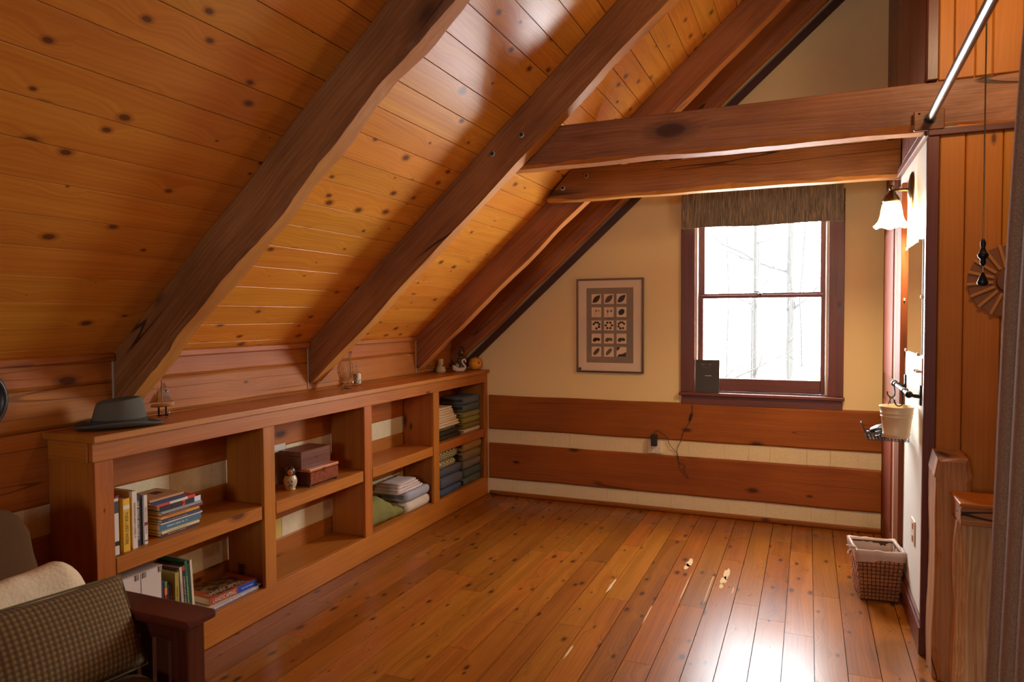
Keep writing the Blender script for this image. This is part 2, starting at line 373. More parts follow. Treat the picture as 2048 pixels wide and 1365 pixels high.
for i, (y, hh, ww) in enumerate(((YR[0], HR, WR), (YR[1], HR, WR), (YR[2], HR, WR), (-.118, .2, .105), (-4.525, HR, WR))):
    me = hewn(LR+.02+.14, ww, hh, i*3+2, amp=.008 if i else .013, cham=(.003, .003, .016, .007 if i else .016))
    me.transform(Matrix.Translation((-.141, 0, -.001)))
    o = obj('rafter', me, M['beam'], None, rafM(y)); o.data.materials.append(M['lit_wane'])
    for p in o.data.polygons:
        if abs(p.normal.x) < .6 and p.normal.z < -.3 and p.normal.y > -.3: p.material_index = 1  # underside and far lower edge take the painted light
    tag(o, rl[i], 'rafter')
    if i == 1:
        bolt(o, .950, y-.003, 2.361); bolt(o, 1.116, y-.003, 2.443)
# collar beams
def beamobj(x0, x1, yfront, ztop, dep, ht, seed, label):
    me = hewn(x1-x0, dep, ht, seed, amp=.006, cham=(.004, .004, .014, .016))
    o = obj('collar_beam', me, M['beam'], None, Matrix.Translation((x0, yfront, ztop))); o.data.materials.append(M['lit_wane'])
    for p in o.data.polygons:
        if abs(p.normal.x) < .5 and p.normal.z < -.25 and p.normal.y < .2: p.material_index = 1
    return tag(o, label, 'beam')
def xroof(z, h=.0): return (z - ZK)/PSL - D
b1 = beamobj(.93, 3.40, YR[1]+WR+.001, 2.498, .115, .205, 21, 'longer collar beam holding the curtain rod block, bolted behind its rafter')
b2 = beamobj(.84, 2.968, YR[2]-.12, 2.492, .115, .207, 27, 'shorter collar beam just above the window valance, two bolt heads on its face')
# slope-cut the beam ends under the roof boards
for o, x0 in ((b1, .93), (b2, .84)):
    for v in o.data.vertices:
        if v.co.x < .30:
            zc = o.matrix_basis.translation.z + v.co.z
            v.co.x = max(v.co.x, xroof(zc) + .012 - x0) if v.co.x < .02 or v.co.x + x0 < xroof(zc)+.012 else v.co.x
for (bx, bz) in ((1.121, 2.439), (.955, 2.369)): bolt(b2, bx, YR[2]-.122, bz)

# ------------------------------------------------------------------ gable (back) wall
wb = struct(thing('wall_back', (0, 0, 0), None, None))
WX0, WX1, WZ0, WZ1 = 1.716, 2.622, .925, 2.24
bm = bmesh.new()
addbox(bm, -D-.1, WX0, 0, .14, -.02, 4.75); addbox(bm, WX1, 7.2, 0, .14, -.02, 4.75)
addbox(bm, WX0, WX1, 0, .14, -.02, WZ0); addbox(bm, WX0, WX1, 0, .14, WZ1, 4.75)
obj('painted_wall', bm, M['yellow'], wb)
def logobj(z0, z1, x0, x1, seed, y=0, out=.022):
    n = int((x1-x0)/.05); bm = bmesh.new(); rings = []
    for i in range(n+1):
        x = (x1-x0)*i/n
        e = lambda k: N3(x*2.5, k*3.3, seed)*.004
        yo = -out + N3(x*4, 2, seed)*.003
        pts = [(.002, z0+e(1)), (yo*.6, z0+e(1)), (yo, z0+.012+e(1)), (yo+N3(x*3, 5, seed)*.003, (z0+z1)/2), (yo, z1-.010+e(2)), (yo*.7, z1+e(2)), (.002, z1+e(2))]
        rings.append([bm.verts.new((x-(x1-x0)/2, q[1]-(z0+z1)/2, -q[0])) for q in pts])
    k = len(rings[0])
    for A, B in zip(rings, rings[1:]):
        for j in range(k): bm.faces.new((A[j], A[(j+1) % k], B[(j+1) % k], B[j]))
    bm.faces.new(rings[0]); bm.faces.new(rings[-1])
    bmesh.ops.recalc_face_normals(bm, faces=bm.faces[:])
    return bm, frame(((x0+x1)/2, y, (z0+z1)/2), (1, 0, 0), (0, -1, 0))
for z0, z1, sd_ in ((.1412, .4378, 3), (.5552, .8413, 8)):
    bm, F = logobj(z0, z1, .02, XR-.004, sd_); obj('log', bm, M['log'], wb, F)
# chinking split in blocks by fine cracks
random.seed(11)
for z0, z1 in ((.03, .143), (.436, .557)):
    x = .0
    while x < XR-.01:
        L = random.uniform(.14, .34); x1 = min(x+L, XR-.004)
        box('chinking_block', x+.0006, x1-.0006, -.006, .001, z0, z1, M['chink'], wb, 'x', '-y', bv=.0012); x = x1
struct(box('baseboard_back', .022, XR-.002, -.03, -.002, 0, .036, M['log'], None, 'x', '-y', bv=.012, seg=3))
# rake trim under the last rafter, on the gable wall
me = rbox(LR-.02, .052, .022, .002)
struct(obj('trim_1', me, M['trimdark'], None, rafM(-.0125) @ Matrix.Translation((LR/2-.14, 0, -.245)) @ Matrix.Rotation(math.pi/2, 4, 'X')))
me = rbox(LR-.02, .012, .014, .001)
struct(obj('trim_2', me, cm(150, 130, 112, .6), None, rafM(-.0085) @ Matrix.Translation((LR/2-.14, 0, -.2125)) @ Matrix.Rotation(math.pi/2, 4, 'X')))

# ------------------------------------------------------------------ knee wall (left)
wl = struct(box('wall_left', -D-.1, -D-.024, YF, -.001, -.02, ZK+.05, M['knee'], None, 'y', 'x', bv=0))
def knee_log(z0, z1, y0, y1, seed):
    bm, _ = logobj(z0, z1, 0, y1-y0, seed, out=.020)
    return obj('log', bm, M['knee'], wl, frame((-D-.022, (y0+y1)/2, (z0+z1)/2), (0, 1, 0), (1, 0, 0)))
for z0, z1, sd_ in ((.01, .243, 5), (.355, .645, 6), (.762, 1.058, 7), (1.062, 1.222, 9), (1.226, 1.345, 12)):
    knee_log(z0, z1, -5.6, -.125, sd_)
random.seed(4)
for z0, z1 in ((.241, .357), (.643, .764)):
    y = -5.5
    while y < -.13:
        y1 = min(y+random.uniform(.15, .4), -.125)
        box('chinking_block', -D-.02, -D-.007, y+.0006, y1-.0006, z0, z1, M['chink'] if random.random() < .7 else cm(206, 176, 92, .85), wl, 'y', 'x', bv=.0012); y = y1
for (ya, yb) in bays[1:]:
    struct(box('trim_3', -D-.002, -D+.02, ya+.002, yb-.002, 1.318, 1.352, M['knee'], None, 'y', 'x', bv=.006))
cau = plain('caulk', srgb(176, 160, 138), .8)
for i, y in enumerate(YR): box('caulk_bead', -D-.004, -D+.004, y-.008, y+.0005, 1.072, 1.345, cau, wl, 'z', 'x', bv=.002)

# ------------------------------------------------------------------ right wall with door, board wall, closing walls
YC = -1.846
wr = struct(thing('wall_right', (XR, 0, 0), None, None))
box('plaster', XR, XR+.1, YC+.001, .0, 0, 2.305, M['white'], wr, 'y', '-x', bv=0)
box('upper_backing', XR+.03, XR+.1, YC+.001, .0, 2.305, 3.85, M['trim'], wr, 'y', '-x', bv=0)
y = 0
for k in range(7):   # dark vertical boards over the plaster, nearer ones stand proud
    y1 = y - .2633; pr = .0 if k < 4 else -.022
    box('upper_board', XR+pr, XR+.031, y1+.0015, y-.0015, 2.31, 3.86, M['trim'], wr, 'z', '-x', bv=.004); y = y1
box('top_moulding', XR-.022, XR+.001, -1.845, -.83, 2.272, 2.318, M['trim'], wr, 'y', '-x', bv=.006, seg=2)
d1 = struct(thing('door_1', (XR, -.4, 0), None, None))
box('door_slab', XR-.012, XR+.004, -.765, -.035, .004, 2.17, M['door'], d1, 'z', '-x', bv=.003)
for (za, zb) in ((.2, .95), (1.12, 2.02)): box('raised_panel', XR-.018, XR-.011, -.66, -.14, za, zb, M['door'], d1, 'z', '-x', bv=.005)
box('casing', XR-.024, XR+.002, -1.10, -.885, 0, 2.2, M['door'], d1, 'z', '-x', bv=.004)
box('jamb_strip', XR-.026, XR+.002, -.878, -.862, 0, 2.2, M['white'], d1, 'z', '-x', bv=.004)
box('head_casing', XR-.03, XR+.002, -.79, -.02, 2.18, 2.27, M['trim'], d1, 'y', '-x', bv=.004)
bb = struct(thing('baseboard_right', (XR, -1.5, 0), None, None))
box('skirting', XR-.018, XR, YC-.02, -1.103, 0, .12, M['trim'], bb, 'y', '-x', bv=.003)
box('skirting_cap', XR-.012, XR, YC-.02, -1.103, .119, .14, M['trim'], bb, 'y', '-x', bv=.004)
# board wall beside the stair
ws = struct(thing('wall_stair', (3.2, YC, 0), None, None))
box('backing', XR+.001, 7.1, YC+.001, YC+.1, 0, 3.85, M['bwood'], ws, 'x', '-y', bv=0)
xs = [3.006, 3.101, 3.235, 3.375, 3.51, 3.65, 3.79]
for xa, xb in zip(xs, xs[1:]):
    box('wall_board', xa+.0012, xb-.0012, YC-.018, YC+.001, .0, 2.292, M['bwood'], ws, 'z', '-y', bv=.004)
xs = [2.998, 3.055, 3.131, 3.193, 3.30, 3.43, 3.56, 3.70]
for xa, xb in zip(xs, xs[1:]):
    box('wall_board', xa+.0012, xb-.0012, YC-.01, YC+.001, 2.50, 3.86, M['bwood'], ws, 'z', '-y', bv=.004)
struct(box('trim_4', 2.958, 3.004, YC-.030, YC-.0005, 0, 2.262, M['trim'], None, 'z', '-y', bv=.003))
struct(box('trim_5', 2.958, 3.78, YC-.034, YC-.019, 2.263, 2.292, M['trim'], None, 'x', '-y', bv=.004, seg=2))
struct(box('trim_6', 2.952, 2.996, YC-.03, YC+.0005, 2.50, 3.86, M['trim'], None, 'z', '-y', bv=.004))
# front gable (behind the camera) with a window added as fill light, far knee wall
bm = bmesh.new(); FX0, FX1, FZ0, FZ1 = 1.6, 2.2, 1.35, 2.05
addbox(bm, -D-.1, FX0, YF-.14, YF, 0, 4.75); addbox(bm, FX1, 7.2, YF-.14, YF, 0, 4.75)
addbox(bm, FX0, FX1, YF-.14, YF, 0, FZ0); addbox(bm, FX0, FX1, YF-.14, YF, FZ1, 4.75)
struct(obj('wall_front', bm, M['yellow']))
struct(box('wall_far_right', XE, XE+.1, YF, 0, 0, ZK+.1, M['knee'], None, 'y', '-x', bv=0))
w2 = struct(thing('window_fill', ((FX0+FX1)/2, YF, FZ0), None, None))
for (xa, xb, za, zb) in ((FX0, FX0+.06, FZ0, FZ1), (FX1-.06, FX1, FZ0, FZ1), (FX0+.06, FX1-.06, FZ0, FZ0+.06), (FX0+.06, FX1-.06, FZ1-.06, FZ1), (1.89, 1.91, FZ0+.06, FZ1-.06)):
    box('frame', xa, xb, YF-.1, YF-.04, za, zb, M['trim'], w2, 'z' if zb-za > .5 else 'x', 'y', bv=.003)

# ------------------------------------------------------------------ main window
wn = struct(thing('window_1', (2.17, 0, .925), None, None))
T = M['trim']
for (xa, xb) in ((1.613, 1.716), (2.622, 2.722)): box('side_casing', xa, xb, -.022, .0, .93, 2.27, T, wn, 'z', '-y', bv=.003)
box('head_casing', 1.613, 2.722, -.022, .0, 2.271, 2.37, T, wn, 'x', '-y', bv=.003)
box('apron', 1.618, 2.718, -.022, 0, .835, .904, T, wn, 'x', '-y', bv=.004)
box('stool', 1.605, 2.730, -.055, .05, .905, .93, T, wn, 'x', 'z', bv=.006, seg=2)
box('sill', WX0, WX1, .05, .15, .905, .935, T, wn, 'x', 'z', bv=.002)
for (xa, xb) in ((WX0, WX0+.014), (WX1-.014, WX1)): box('jamb', xa, xb, .0, .14, .936, 2.24, cm(216, 196, 172, .5), wn, 'z', 'x', bv=.001)
box('head_jamb', WX0+.014, WX1-.014, .0, .14, 2.225, 2.24, cm(216, 196, 172, .5), wn, 'x', '-z', bv=.001)
def sash(y0, y1, x0, x1, z0, z1, gx0, gx1, gz0, gz1):
    s = bpy.data.objects.new('sash', None); link(s, Matrix.Translation(((x0+x1)/2, y0, z0)), wn)
    box('stile', x0, gx0, y0, y1, z0, z1, T, s, 'z', '-y', bv=.003); box('stile', gx1, x1, y0, y1, z0, z1, T, s, 'z', '-y', bv=.003)
    box('rail', gx0, gx1, y0, y1, z0, gz0, T, s, 'x', '-y', bv=.003); box('rail', gx0, gx1, y0, y1, gz1, z1, T, s, 'x', '-y', bv=.003)
    box('pane', gx0, gx1, (y0+y1)/2-.002, (y0+y1)/2+.002, gz0, gz1, M['glass'], s, 'x', '-y', bv=0)
    return s
sash(.035, .07, 1.731, 2.607, .937, 1.651, 1.769, 2.575, 1.034, 1.627)
sash(.075, .11, 1.731, 2.607, 1.640, 2.224, 1.774, 2.570, 1.665, 2.19)
for xa in (1.7305, 2.6075): box('stop_bead', xa-.004, xa+.004, .018, .034, .936, 2.224, M['steel'], wn, 'z', '-y', bv=.001)
lk = obj('sash_lock', lathe([(.0, 0), (.016, 0), (.016, .008), (.008, .014), (0, .014)], 12, False), M['iron'], wn, Matrix.Translation((2.17, .052, 1.651)))
obj('lock_lever', tube([(2.17, .048, 1.668), (2.13, .043, 1.674)], [.005, .003], 6), M['iron'], lk)

# ------------------------------------------------------------------ outdoors
gm = plain('leaf_litter', srgb(206, 196, 178), .9, bump=.3, bscale=1.5, var=.25)
bm = bmesh.new(); n = 30
gv = [[bm.verts.new((-13+33*i/n, -20+34*j/n, -3.2 + .5*N3(i*.35, j*.35, 3) - 5*max(0, (-20+34*j/n-7)/7)**2 - 3*max(0, abs(i-n/2)/(n/2)-.6)**2*6)) for i in range(n+1)] for j in range(n+1)]
for j in range(n):
    for i in range(n): bm.faces.new((gv[j][i], gv[j][i+1], gv[j+1][i+1], gv[j+1][i]))
struct(obj('ground', bm, gm))
bark = plain('tree_bark', (.006, .0059, .0057), .95, bump=.8, bscale=14, var=.4)
def tree(x, y, r, lean, seed, h=15, label=None, nb=9):
    random.seed(seed); t = thing('tree', (x, y, -3.2), label or 'slender bare tree among the woods beyond the window', 'tree', 'bare trees beyond the window' if not label else None)
    pts = [Vector((x + lean*k*.1 + .12*N3(k*.5, seed, 1), y + .1*N3(k*.5, seed, 2), -3.4+h*k/12)) for k in range(13)]
    obj('trunk', tube(pts, [r*(1-.055*k) for k in range(13)], 8), bark, t)
    for q in range(nb):
        k = random.randint(3, 10); p = pts[k]; an = random.uniform(0, 6.28); L = random.uniform(.8, 2.4)
        dv = Vector((math.cos(an), .6*math.sin(an), random.uniform(.2, .9)))
        bp = [p + dv*L*j/5 + Vector((N3(j*.7, q, seed), N3(j*.7, q, seed+2), N3(j*.7, q, seed+4)))*.22*j/5 for j in range(6)]
        br = obj('branch', tube(bp, [r*.34*(1-.17*j) for j in range(6)], 5), bark, t)
        bmt = bmesh.new()
        for u in range(4):
            j = random.randint(1, 4); p2 = bp[j]; d2 = (dv + Vector((random.uniform(-1, 1), random.uniform(-1, 1), random.uniform(-.2, .8)))).normalized()
            addtube(bmt, [p2, p2+d2*L*.2+Vector((0, 0, .03)), p2+d2*L*.42], [r*.13, r*.08, r*.04], 4)
        obj('twigs', bmt, bark, br)['kind'] = 'stuff'
    return t
tree(2.98, 4.2, .085, -.05, 3, label='tall bare tree with a forked trunk close outside the window', nb=8)
for (x_, y_, r_, l_, s_) in ((.95, 5.2, .07, .05, 5), (.2, 7.2, .09, .05, 6), (1.55, 8.6, .05, .05, 8), (-.9, 10.5, .13, 0, 9), (1.2, 13.5, .10, .05, 11), (-3.2, 15, .17, .1, 13), (2.0, 18.5, .16, -.05, 14)):
    tree(x_, y_, r_, l_, s_)
for (x_, y_, r_, l_, s_) in ((2.2, 5.6, .016, .05, 31), (1.3, 6.6, .018, -.05, 32), (2.3, 11.2, .03, .1, 33), (3.4, 15.5, .05, .0, 35)):
    tree(x_, y_, r_, l_, s_, h=9, label='thin twiggy sapling among the trunks beyond the window', nb=14)['group'] = 'saplings beyond the window'
sh = thing('neighbour_roof', (3.2, 9, -3.4), 'white-edged gable corner of a lower building outside the window', 'building')
def prism(poly, y0, y1):
    bm = bmesh.new(); A = [bm.verts.new((x_, y0, z_)) for x_, z_ in poly]; B = [bm.verts.new((x_, y1, z_)) for x_, z_ in poly]
    bm.faces.new(A); bm.faces.new(B[::-1])
    for i in range(len(poly)): bm.faces.new((A[i], B[i], B[(i+1) % len(poly)], A[(i+1) % len(poly)]))
    bmesh.ops.recalc_face_normals(bm, faces=bm.faces[:]); return bm
obj('siding', prism([(2.45, -3.6), (3.9, -3.6), (3.9, 1.20), (2.45, .30)], 8.2, 11), cm(120, 60, 44, .8), sh)
obj('roof', prism([(2.2, .15), (4.05, 1.30), (4.05, 1.42), (2.2, .27)], 8.0, 11.2), cm(226, 228, 232, .7), sh)

# ------------------------------------------------------------------ built-in bookcase
HS = 1.056; S = M['shelf']
bk = thing('bookcase', (-.13, -1.8, 0), 'long low pine bookcase with eight open bays along the knee wall', 'bookcase')
box('top_slab', -D+.002, .022, -3.56, -.003, HS-.028, HS, S, bk, 'y', 'z', bv=.004, seg=2)
box('fascia', -.02, .0, -3.552, -.003, .953, HS-.0285, S, bk, 'y', 'x', bv=.002)
box('end_fascia', -D+.03, -.0205, -3.558, -3.54, .953, HS-.0285, S, bk, 'x', '-y', bv=.002)
for ya, yb in ((-3.544, -3.465), (-2.649, -2.569), (-1.787, -1.707), (-.928, -.845), (-.05, -.003)):
    box('stile', -.02, .0, ya, yb, .1445, .9525, S, bk, 'z', 'x', bv=.002)
box('base_board', -.02, .0, -3.544, -.003, .002, .144, S, bk, 'y', 'x', bv=.002)
for ya, yb in ((-3.5385, -3.517), (-2.62, -2.598), (-1.758, -1.736), (-.897, -.875), (-.028, -.006)):
    box('upright', -D+.004, -.0205, ya, yb, .002, HS-.0285, S, bk, 'z', 'y', bv=.001)
BAYS = ((-3.517, -2.62), (-2.598, -1.758), (-1.736, -.897), (-.875, -.028))
for ya, yb in BAYS:
    box('shelf', -D+.006, -.012, ya+.0008, yb-.0008, .538, .560, S, bk, 'y', 'z', bv=.001)
    box('shelf_nosing', -.012, .0015, ya+.053 if ya < -3 else ya+.031, yb-.045, .497, .5605, S, bk, 'y', 'x', bv=.003)
    box('bottom_shelf', -D+.006, -.0205, ya+.0008, yb-.0008, .122, .144, S, bk, 'y', 'z', bv=.001)

# ------------------------------------------------------------------ lettering
TXT = {}
def textmesh(s, mat):
    k = (s, mat.name)
    if k in TXT: return TXT[k]
    cu = bpy.data.curves.new('t', 'FONT'); cu.body = s; cu.align_x = 'CENTER'; cu.align_y = 'CENTER'; cu.resolution_u = 2
    o = bpy.data.objects.new('t', cu); col.objects.link(o)
    dg = bpy.context.evaluated_depsgraph_get(); me = bpy.data.meshes.new_from_object(o.evaluated_get(dg))
    bpy.data.objects.remove(o); bpy.data.curves.remove(cu)
    xs_ = [v.co.x for v in me.vertices]; ys_ = [v.co.y for v in me.vertices]
    cx, cy_ = (max(xs_)+min(xs_))/2, (max(ys_)+min(ys_))/2
    for v in me.vertices: v.co.x = (v.co.x-cx)/(max(xs_)-min(xs_)); v.co.y = (v.co.y-cy_)/(max(ys_)-min(ys_))
    me.materials.clear(); me.materials.append(mat); TXT[k] = me; return me
def marks(parent, mat, o, right, up, Lx, Ly, seed=1):
    rg = random.Random(seed); bm = bmesh.new(); x = -Lx/2
    while x < Lx/2:
        w_ = Ly*rg.uniform(.25, .6)
        if rg.random() > .16:
            h_ = Ly*rg.uniform(.7, 1)
            vs = [bm.verts.new(v) for v in ((x, -h_/2, 0), (x+w_*.75, -h_/2, 0), (x+w_*.6, h_/2, 0), (x, h_/2, 0))]; bm.faces.new(vs)
        x += w_
    nrm = Vector(right).cross(Vector(up)).normalized()
    o_ = obj('lettering', bm, mat, parent, frame(Vector(o)+nrm*.0006, right, nrm)); o_['kind'] = 'stuff'; return o_
LEGIBLE = ("THEIR LIFE'S WORK", "ONE MAN'S WILDERNESS", 'LANDSCAPING', 'CARROTS LOVE TOMATOES')
def lettering(parent, s, mat, o, right, up, Lx, Ly, bold=False):
    if s not in LEGIBLE: return marks(parent, mat, o, right, up, Lx*.8, Ly*.7, len(s))
    me = textmesh(s, mat).copy()
    for v in me.vertices: v.co.x *= Lx; v.co.y *= Ly
    nrm = Vector(right).cross(Vector(up)).normalized()
    return obj('lettering', me, None, parent, frame(Vector(o)+nrm*.0006, right, nrm))

# ------------------------------------------------------------------ books
def book(Mx, t, h, dp, cov, label, txt=None, tcol=None, bands=(), cat='book', group=None, tl=.7, th=.5, soft=True, name='book', t_at=0.):
    """local X thickness, local Y from spine (0) to fore-edge (dp), local Z height from the base"""
    B_ = thing(name, (0, 0, 0), label, cat, group, M=Mx)
    bm = bmesh.new(); e = .0018 if soft else .003
    addbox(bm, -t/2, -t/2+e, .0, dp, 0, h); addbox(bm, t/2-e, t/2, .0, dp, 0, h); addbox(bm, -t/2+e, t/2-e, 0, e, 0, h)
    bmesh.ops.remove_doubles(bm, verts=bm.verts, dist=1e-5)
    cvr = obj('cover', bm, cov, B_, Mx)
    obj('pages', rbox(t-2*e-.0004, dp-.006, h-.006, 0), M['paper'], B_, Mx @ Matrix.Translation((0, (dp-.006)/2+e+.001, h/2)))
    for z0, z1, m_ in bands:
        obj('spine_band', rbox(t*.995, .0010, (z1-z0)*h, 0), m_, cvr, Mx @ Matrix.Translation((0, -.0003, (z0+z1)/2*h)))
    if txt:
        R3 = Mx.to_3x3(); right = R3 @ Vector((0, 0, -1)); up = R3 @ Vector((1, 0, 0))
        lettering(cvr, txt, tcol, Mx @ Vector((0, -.0009, h*(.5+t_at))), right, up, h*tl, t*th)
    return B_
def upM(x, y, z, tilt=0): # spine faces +x
    return frame((x, y, z), (0, 1, 0), (0, 0, 1)) @ Matrix.Rotation(tilt, 4, 'Y')
def flM(x, y, z, rot=0): # lying, spine +x ; origin at y centre start
    return Matrix.Translation((x, y, z)) @ Matrix.Rotation(rot, 4, 'Z') @ frame((0, 0, 0), (0, 0, 1), (0, -1, 0))
Z1 = .5606
blk, wht = cm(18, 16, 16), cm(232, 222, 206)
G1 = 'books standing on the upper shelf'
bx = -.03
ub = [ # y0,y1,h,x,color,txt
 (-3.448, -3.425, .226, -.03, cm(228, 218, 204), None, None, ((.0, .16, cm(226, 216, 200)), (.16, .24, blk), (.74, .95, cm(70, 64, 60))), 'black and white spined book against the bookcase side'),
 (-3.424, -3.407, .232, -.05, cm(122, 16, 18), None, None, (), 'dark red thin book beside the yellow book'),
 (-3.406, -3.376, .215, -.03, cm(232, 178, 28), "THEIR LIFE'S WORK", blk, ((.80, .875, wht),), 'bright yellow book with black title and a white round emblem'),
 (-3.362, -3.34, .236, -.032, cm(226, 208, 186), '------------------', cm(140, 110, 84), (), 'tall cream spined hardback standing on the upper shelf'),
 (-3.338, -3.316, .215, -.045, cm(40, 40, 44), "ONE MAN'S WILDERNESS", wht, (), "dark book with white lettering beside the tall cream hardback"),
 (-3.315, -3.302, .208, -.05, cm(52, 50, 58), None, None, (), 'thin charcoal book between two lettered spines'),
 (-3.301, -3.286, .205, -.04, cm(226, 214, 200), '---------------', cm(120, 40, 36), ((.38, .45, cm(150, 40, 36)), (.06, .08, blk)), 'white spined paperback with a small red block'),
 (-3.285, -3.277, .200, -.05, cm(214, 150, 40), None, None, (), 'very thin ochre booklet at the end of the standing row'),
]
for (ya, yb, h, x_, cv, tx, tc, bd, lb) in ub:
    book(upM(x_, (ya+yb)/2, Z1), yb-ya-.0006, h, min(.18, .262+x_), cv, lb, tx, tc, bd, group=G1, tl=.62 if "THEIR" in (tx or '') else .75, th=.5, t_at=-.06 if "THEIR" in (tx or '') else 0)
G2 = 'books piled flat on the upper shelf'
pile = [ # t,len,dep,yend,color,txt,tc,label
 (.014, .205, .15, -3.005, cm(74, 34, 26), '--------------------', cm(200, 180, 160), 'maroon paperback at the bottom of the flat pile'),
 (.012, .20, .15, -3.01, cm(222, 200, 150), '-----------', cm(120, 110, 90), 'cream edged thin book second from the bottom of the pile'),
 (.028, .222, .16, -2.99, cm(74, 108, 124), '--------------------', cm(196, 206, 204), 'thick slate blue book low in the flat pile'),
 (.007, .222, .16, -2.988, cm(226, 220, 214), None, None, 'white thin book lying on the slate blue one'),
 (.013, .205, .15, -3.003, cm(60, 64, 84), '-----', cm(240, 170, 120), 'dark blue paperback with an orange mark under the ochre one'),
 (.014, .207, .15, -3.0, cm(226, 154, 32), '---------------------', cm(150, 60, 20), 'ochre yellow paperback in the middle of the flat pile'),
 (.013, .22, .16, -2.985, cm(120, 52, 40), '------------', cm(190, 150, 120), 'rust red paperback above the ochre one'),
 (.009, .215, .16, -2.995, cm(150, 158, 160), None, None, 'pale grey thin book in the flat pile'),
 (.024, .22, .165, -2.99, cm(24, 18, 20), '-----', cm(120, 30, 30), 'thick black paperback with a white library sticker'),
 (.013, .205, .15, -3.025, cm(208, 62, 54), None, None, 'red and white spined book near the top of the pile'),
 (.014, .175, .15, -3.085, cm(36, 46, 84), None, None, 'navy blue hardback under the topmost book'),
 (.010, .175, .17, -3.085, cm(196, 142, 92), None, None, 'tan covered book with a dark square, top of the pile'),
]
z = Z1
for i, (t, L, dp, ye, cv, tx, tc, lb) in enumerate(pile):
    x_ = -.052 + .006*math.sin(i*2.1)
    bd = ()
    if 'library' in lb: bd = ((.01, .17, cm(222, 218, 220)), (.40, .47, cm(220, 60, 30)))
    if 'red and white' in lb: bd = ((.22, .68, cm(232, 214, 184)),)
    bo = book(flM(x_, ye, z+t/2), t-.0004, L, dp, cv, lb, tx, tc, bd, group=G2, tl=.6, th=.4, t_at=-.1 if '-----' not in (tx or '') else .1)
    z += t
obj('cover_square', rbox(.05, .045, .001, 0), cm(74, 32, 22), bo, Matrix.Translation((-.15, -3.15, z-.0001)))
# a pale ring-bound volume standing behind them, at the pile's end
# lower shelf
Z0 = .1446
G3 = 'books leaning on the lower shelf'
cs = thing('storage_box', (-.13, -3.31, Z0), 'white lidded storage box with metal corners on the lower shelf', 'box')
box('box_body', -.27, -.062, -3.418, -3.205, Z0, .437, cm(220, 204, 190), cs, 'y', 'x', bv=.003)
box('box_lid', -.272, -.059, -3.421, -3.202, .4372, .4416, cm(206, 180, 160), cs, 'y', 'z', bv=.002)
box('seam', -.0622, -.0612, -3.3075, -3.3055, Z0+.01, .434, cm(90, 74, 66), cs, 'z', 'x', bv=0)
for yc in (-3.325, -3.290, -3.212): box('metal_corner', -.0622, -.0595, yc-.009, yc+.009, .413, .437, M['steel'], cs, 'z', 'x', bv=.001)
lb_ = [ (-3.198, .010, .225, cm(58, 54, 76), None, None, 0, 'narrow indigo book beside the white storage box'),
 (-3.183, .014, .215, cm(150, 34, 30), None, None, 0, 'short red paperback with a green and orange top'),
 (-3.168, .010, .195, cm(62, 58, 62), None, None, 0, 'short dark grey booklet on the lower shelf'),
 (-3.155, .012, .190, cm(98, 78, 82), '-----', wht, 0, 'short mauve grey book on the lower shelf'),
 (-3.137, .021, .240, cm(176, 156, 60), '------', cm(90, 70, 30), 0, 'mustard yellow thick book on the lower shelf'),
 (-3.1055, .014, .245, cm(42, 30, 28), None, None, .055, 'dark brown book leaning beside the mustard book'),
 (-3.0905, .013, .250, cm(222, 196, 176), '-------', cm(150, 80, 60), .055, 'pale pink spined book leaning on the lower shelf'),
 (-3.0760, .014, .255, cm(30, 28, 28), 'CARROTS LOVE TOMATOES', wht, .055, 'black spined gardening book with long white title'),
 (-3.0605, .014, .270, cm(40, 110, 64), '------', cm(220, 200, 90), .055, 'tall green book leaning on the lower shelf'),
 (-3.0465, .012, .255, cm(44, 66, 52), None, None, .055, 'dark green book leaning behind the cream one'),
 (-3.0335, .012, .265, cm(222, 208, 176), None, None, .055, 'cream book leaning at the open end of the lower row')]
for yc, t, h, cv, tx, tc, ti, lb in lb_:
    bd = ((.86, .99, cm(90, 130, 70)), (.72, .86, cm(232, 130, 60))) if 'short red' in lb else ()
    if 'black spined' in lb: bd = ((.90, .98, cm(200, 60, 30)),)
    book(upM(-.065 if t < .02 else -.05, yc, Z0+abs(math.sin(ti))*t/2+.0004, -ti), t-.0006, h, .17, cv, lb, tx, tc, bd, group=G3, tl=.6, th=.5)
nb = thing('spiral_notebook', (-.14, -2.815, Z0), 'white spiral notebook lying under the landscaping book', 'notebook')
box('notebook_cover', -.235, -.028, -2.975, -2.665, Z0, Z0+.004, cm(30, 28, 30), nb, 'y', 'z', bv=.001)
box('pages', -.233, -.03, -2.973, -2.667, Z0+.0042, Z0+.016, cm(224, 220, 226), nb, 'y', 'z', bv=.001)
box('notebook_cover', -.235, -.028, -2.972, -2.64, Z0+.0162, Z0+.018, cm(210, 196, 176), nb, 'y', 'z', bv=.0005)
bm = bmesh.new(); hel = []
for i in range(34*8): 
    t_ = i/8; hel.append((-.029+.008*math.cos(t_*6.283), -2.965+.0086*t_, Z0+.0095+.0085*math.sin(t_*6.283)))
obj('wire_spiral', tube(hel, .0014, 4), cm(206, 204, 214, .35), nb)
lm = flM(-.035, -2.672, Z0+.0185+.0175, math.radians(-4))
lbk = book(lm, .034, .285, .20, cm(168, 74, 30), 'thick landscaping book with brown photo cover and blue spine end', None, None, ((.0, .42, cm(36, 70, 168)),), soft=True)
cvL = [o for o in lbk.children if o.name.startswith('cover')][0]
R3 = lm.to_3x3()
lettering(cvL, 'LANDSCAPING', wht, lm @ Vector((0, -.0012, .285*.70)), R3 @ Vector((0, 0, -1)), R3 @ Vector((1, 0, 0)), .13, .02)
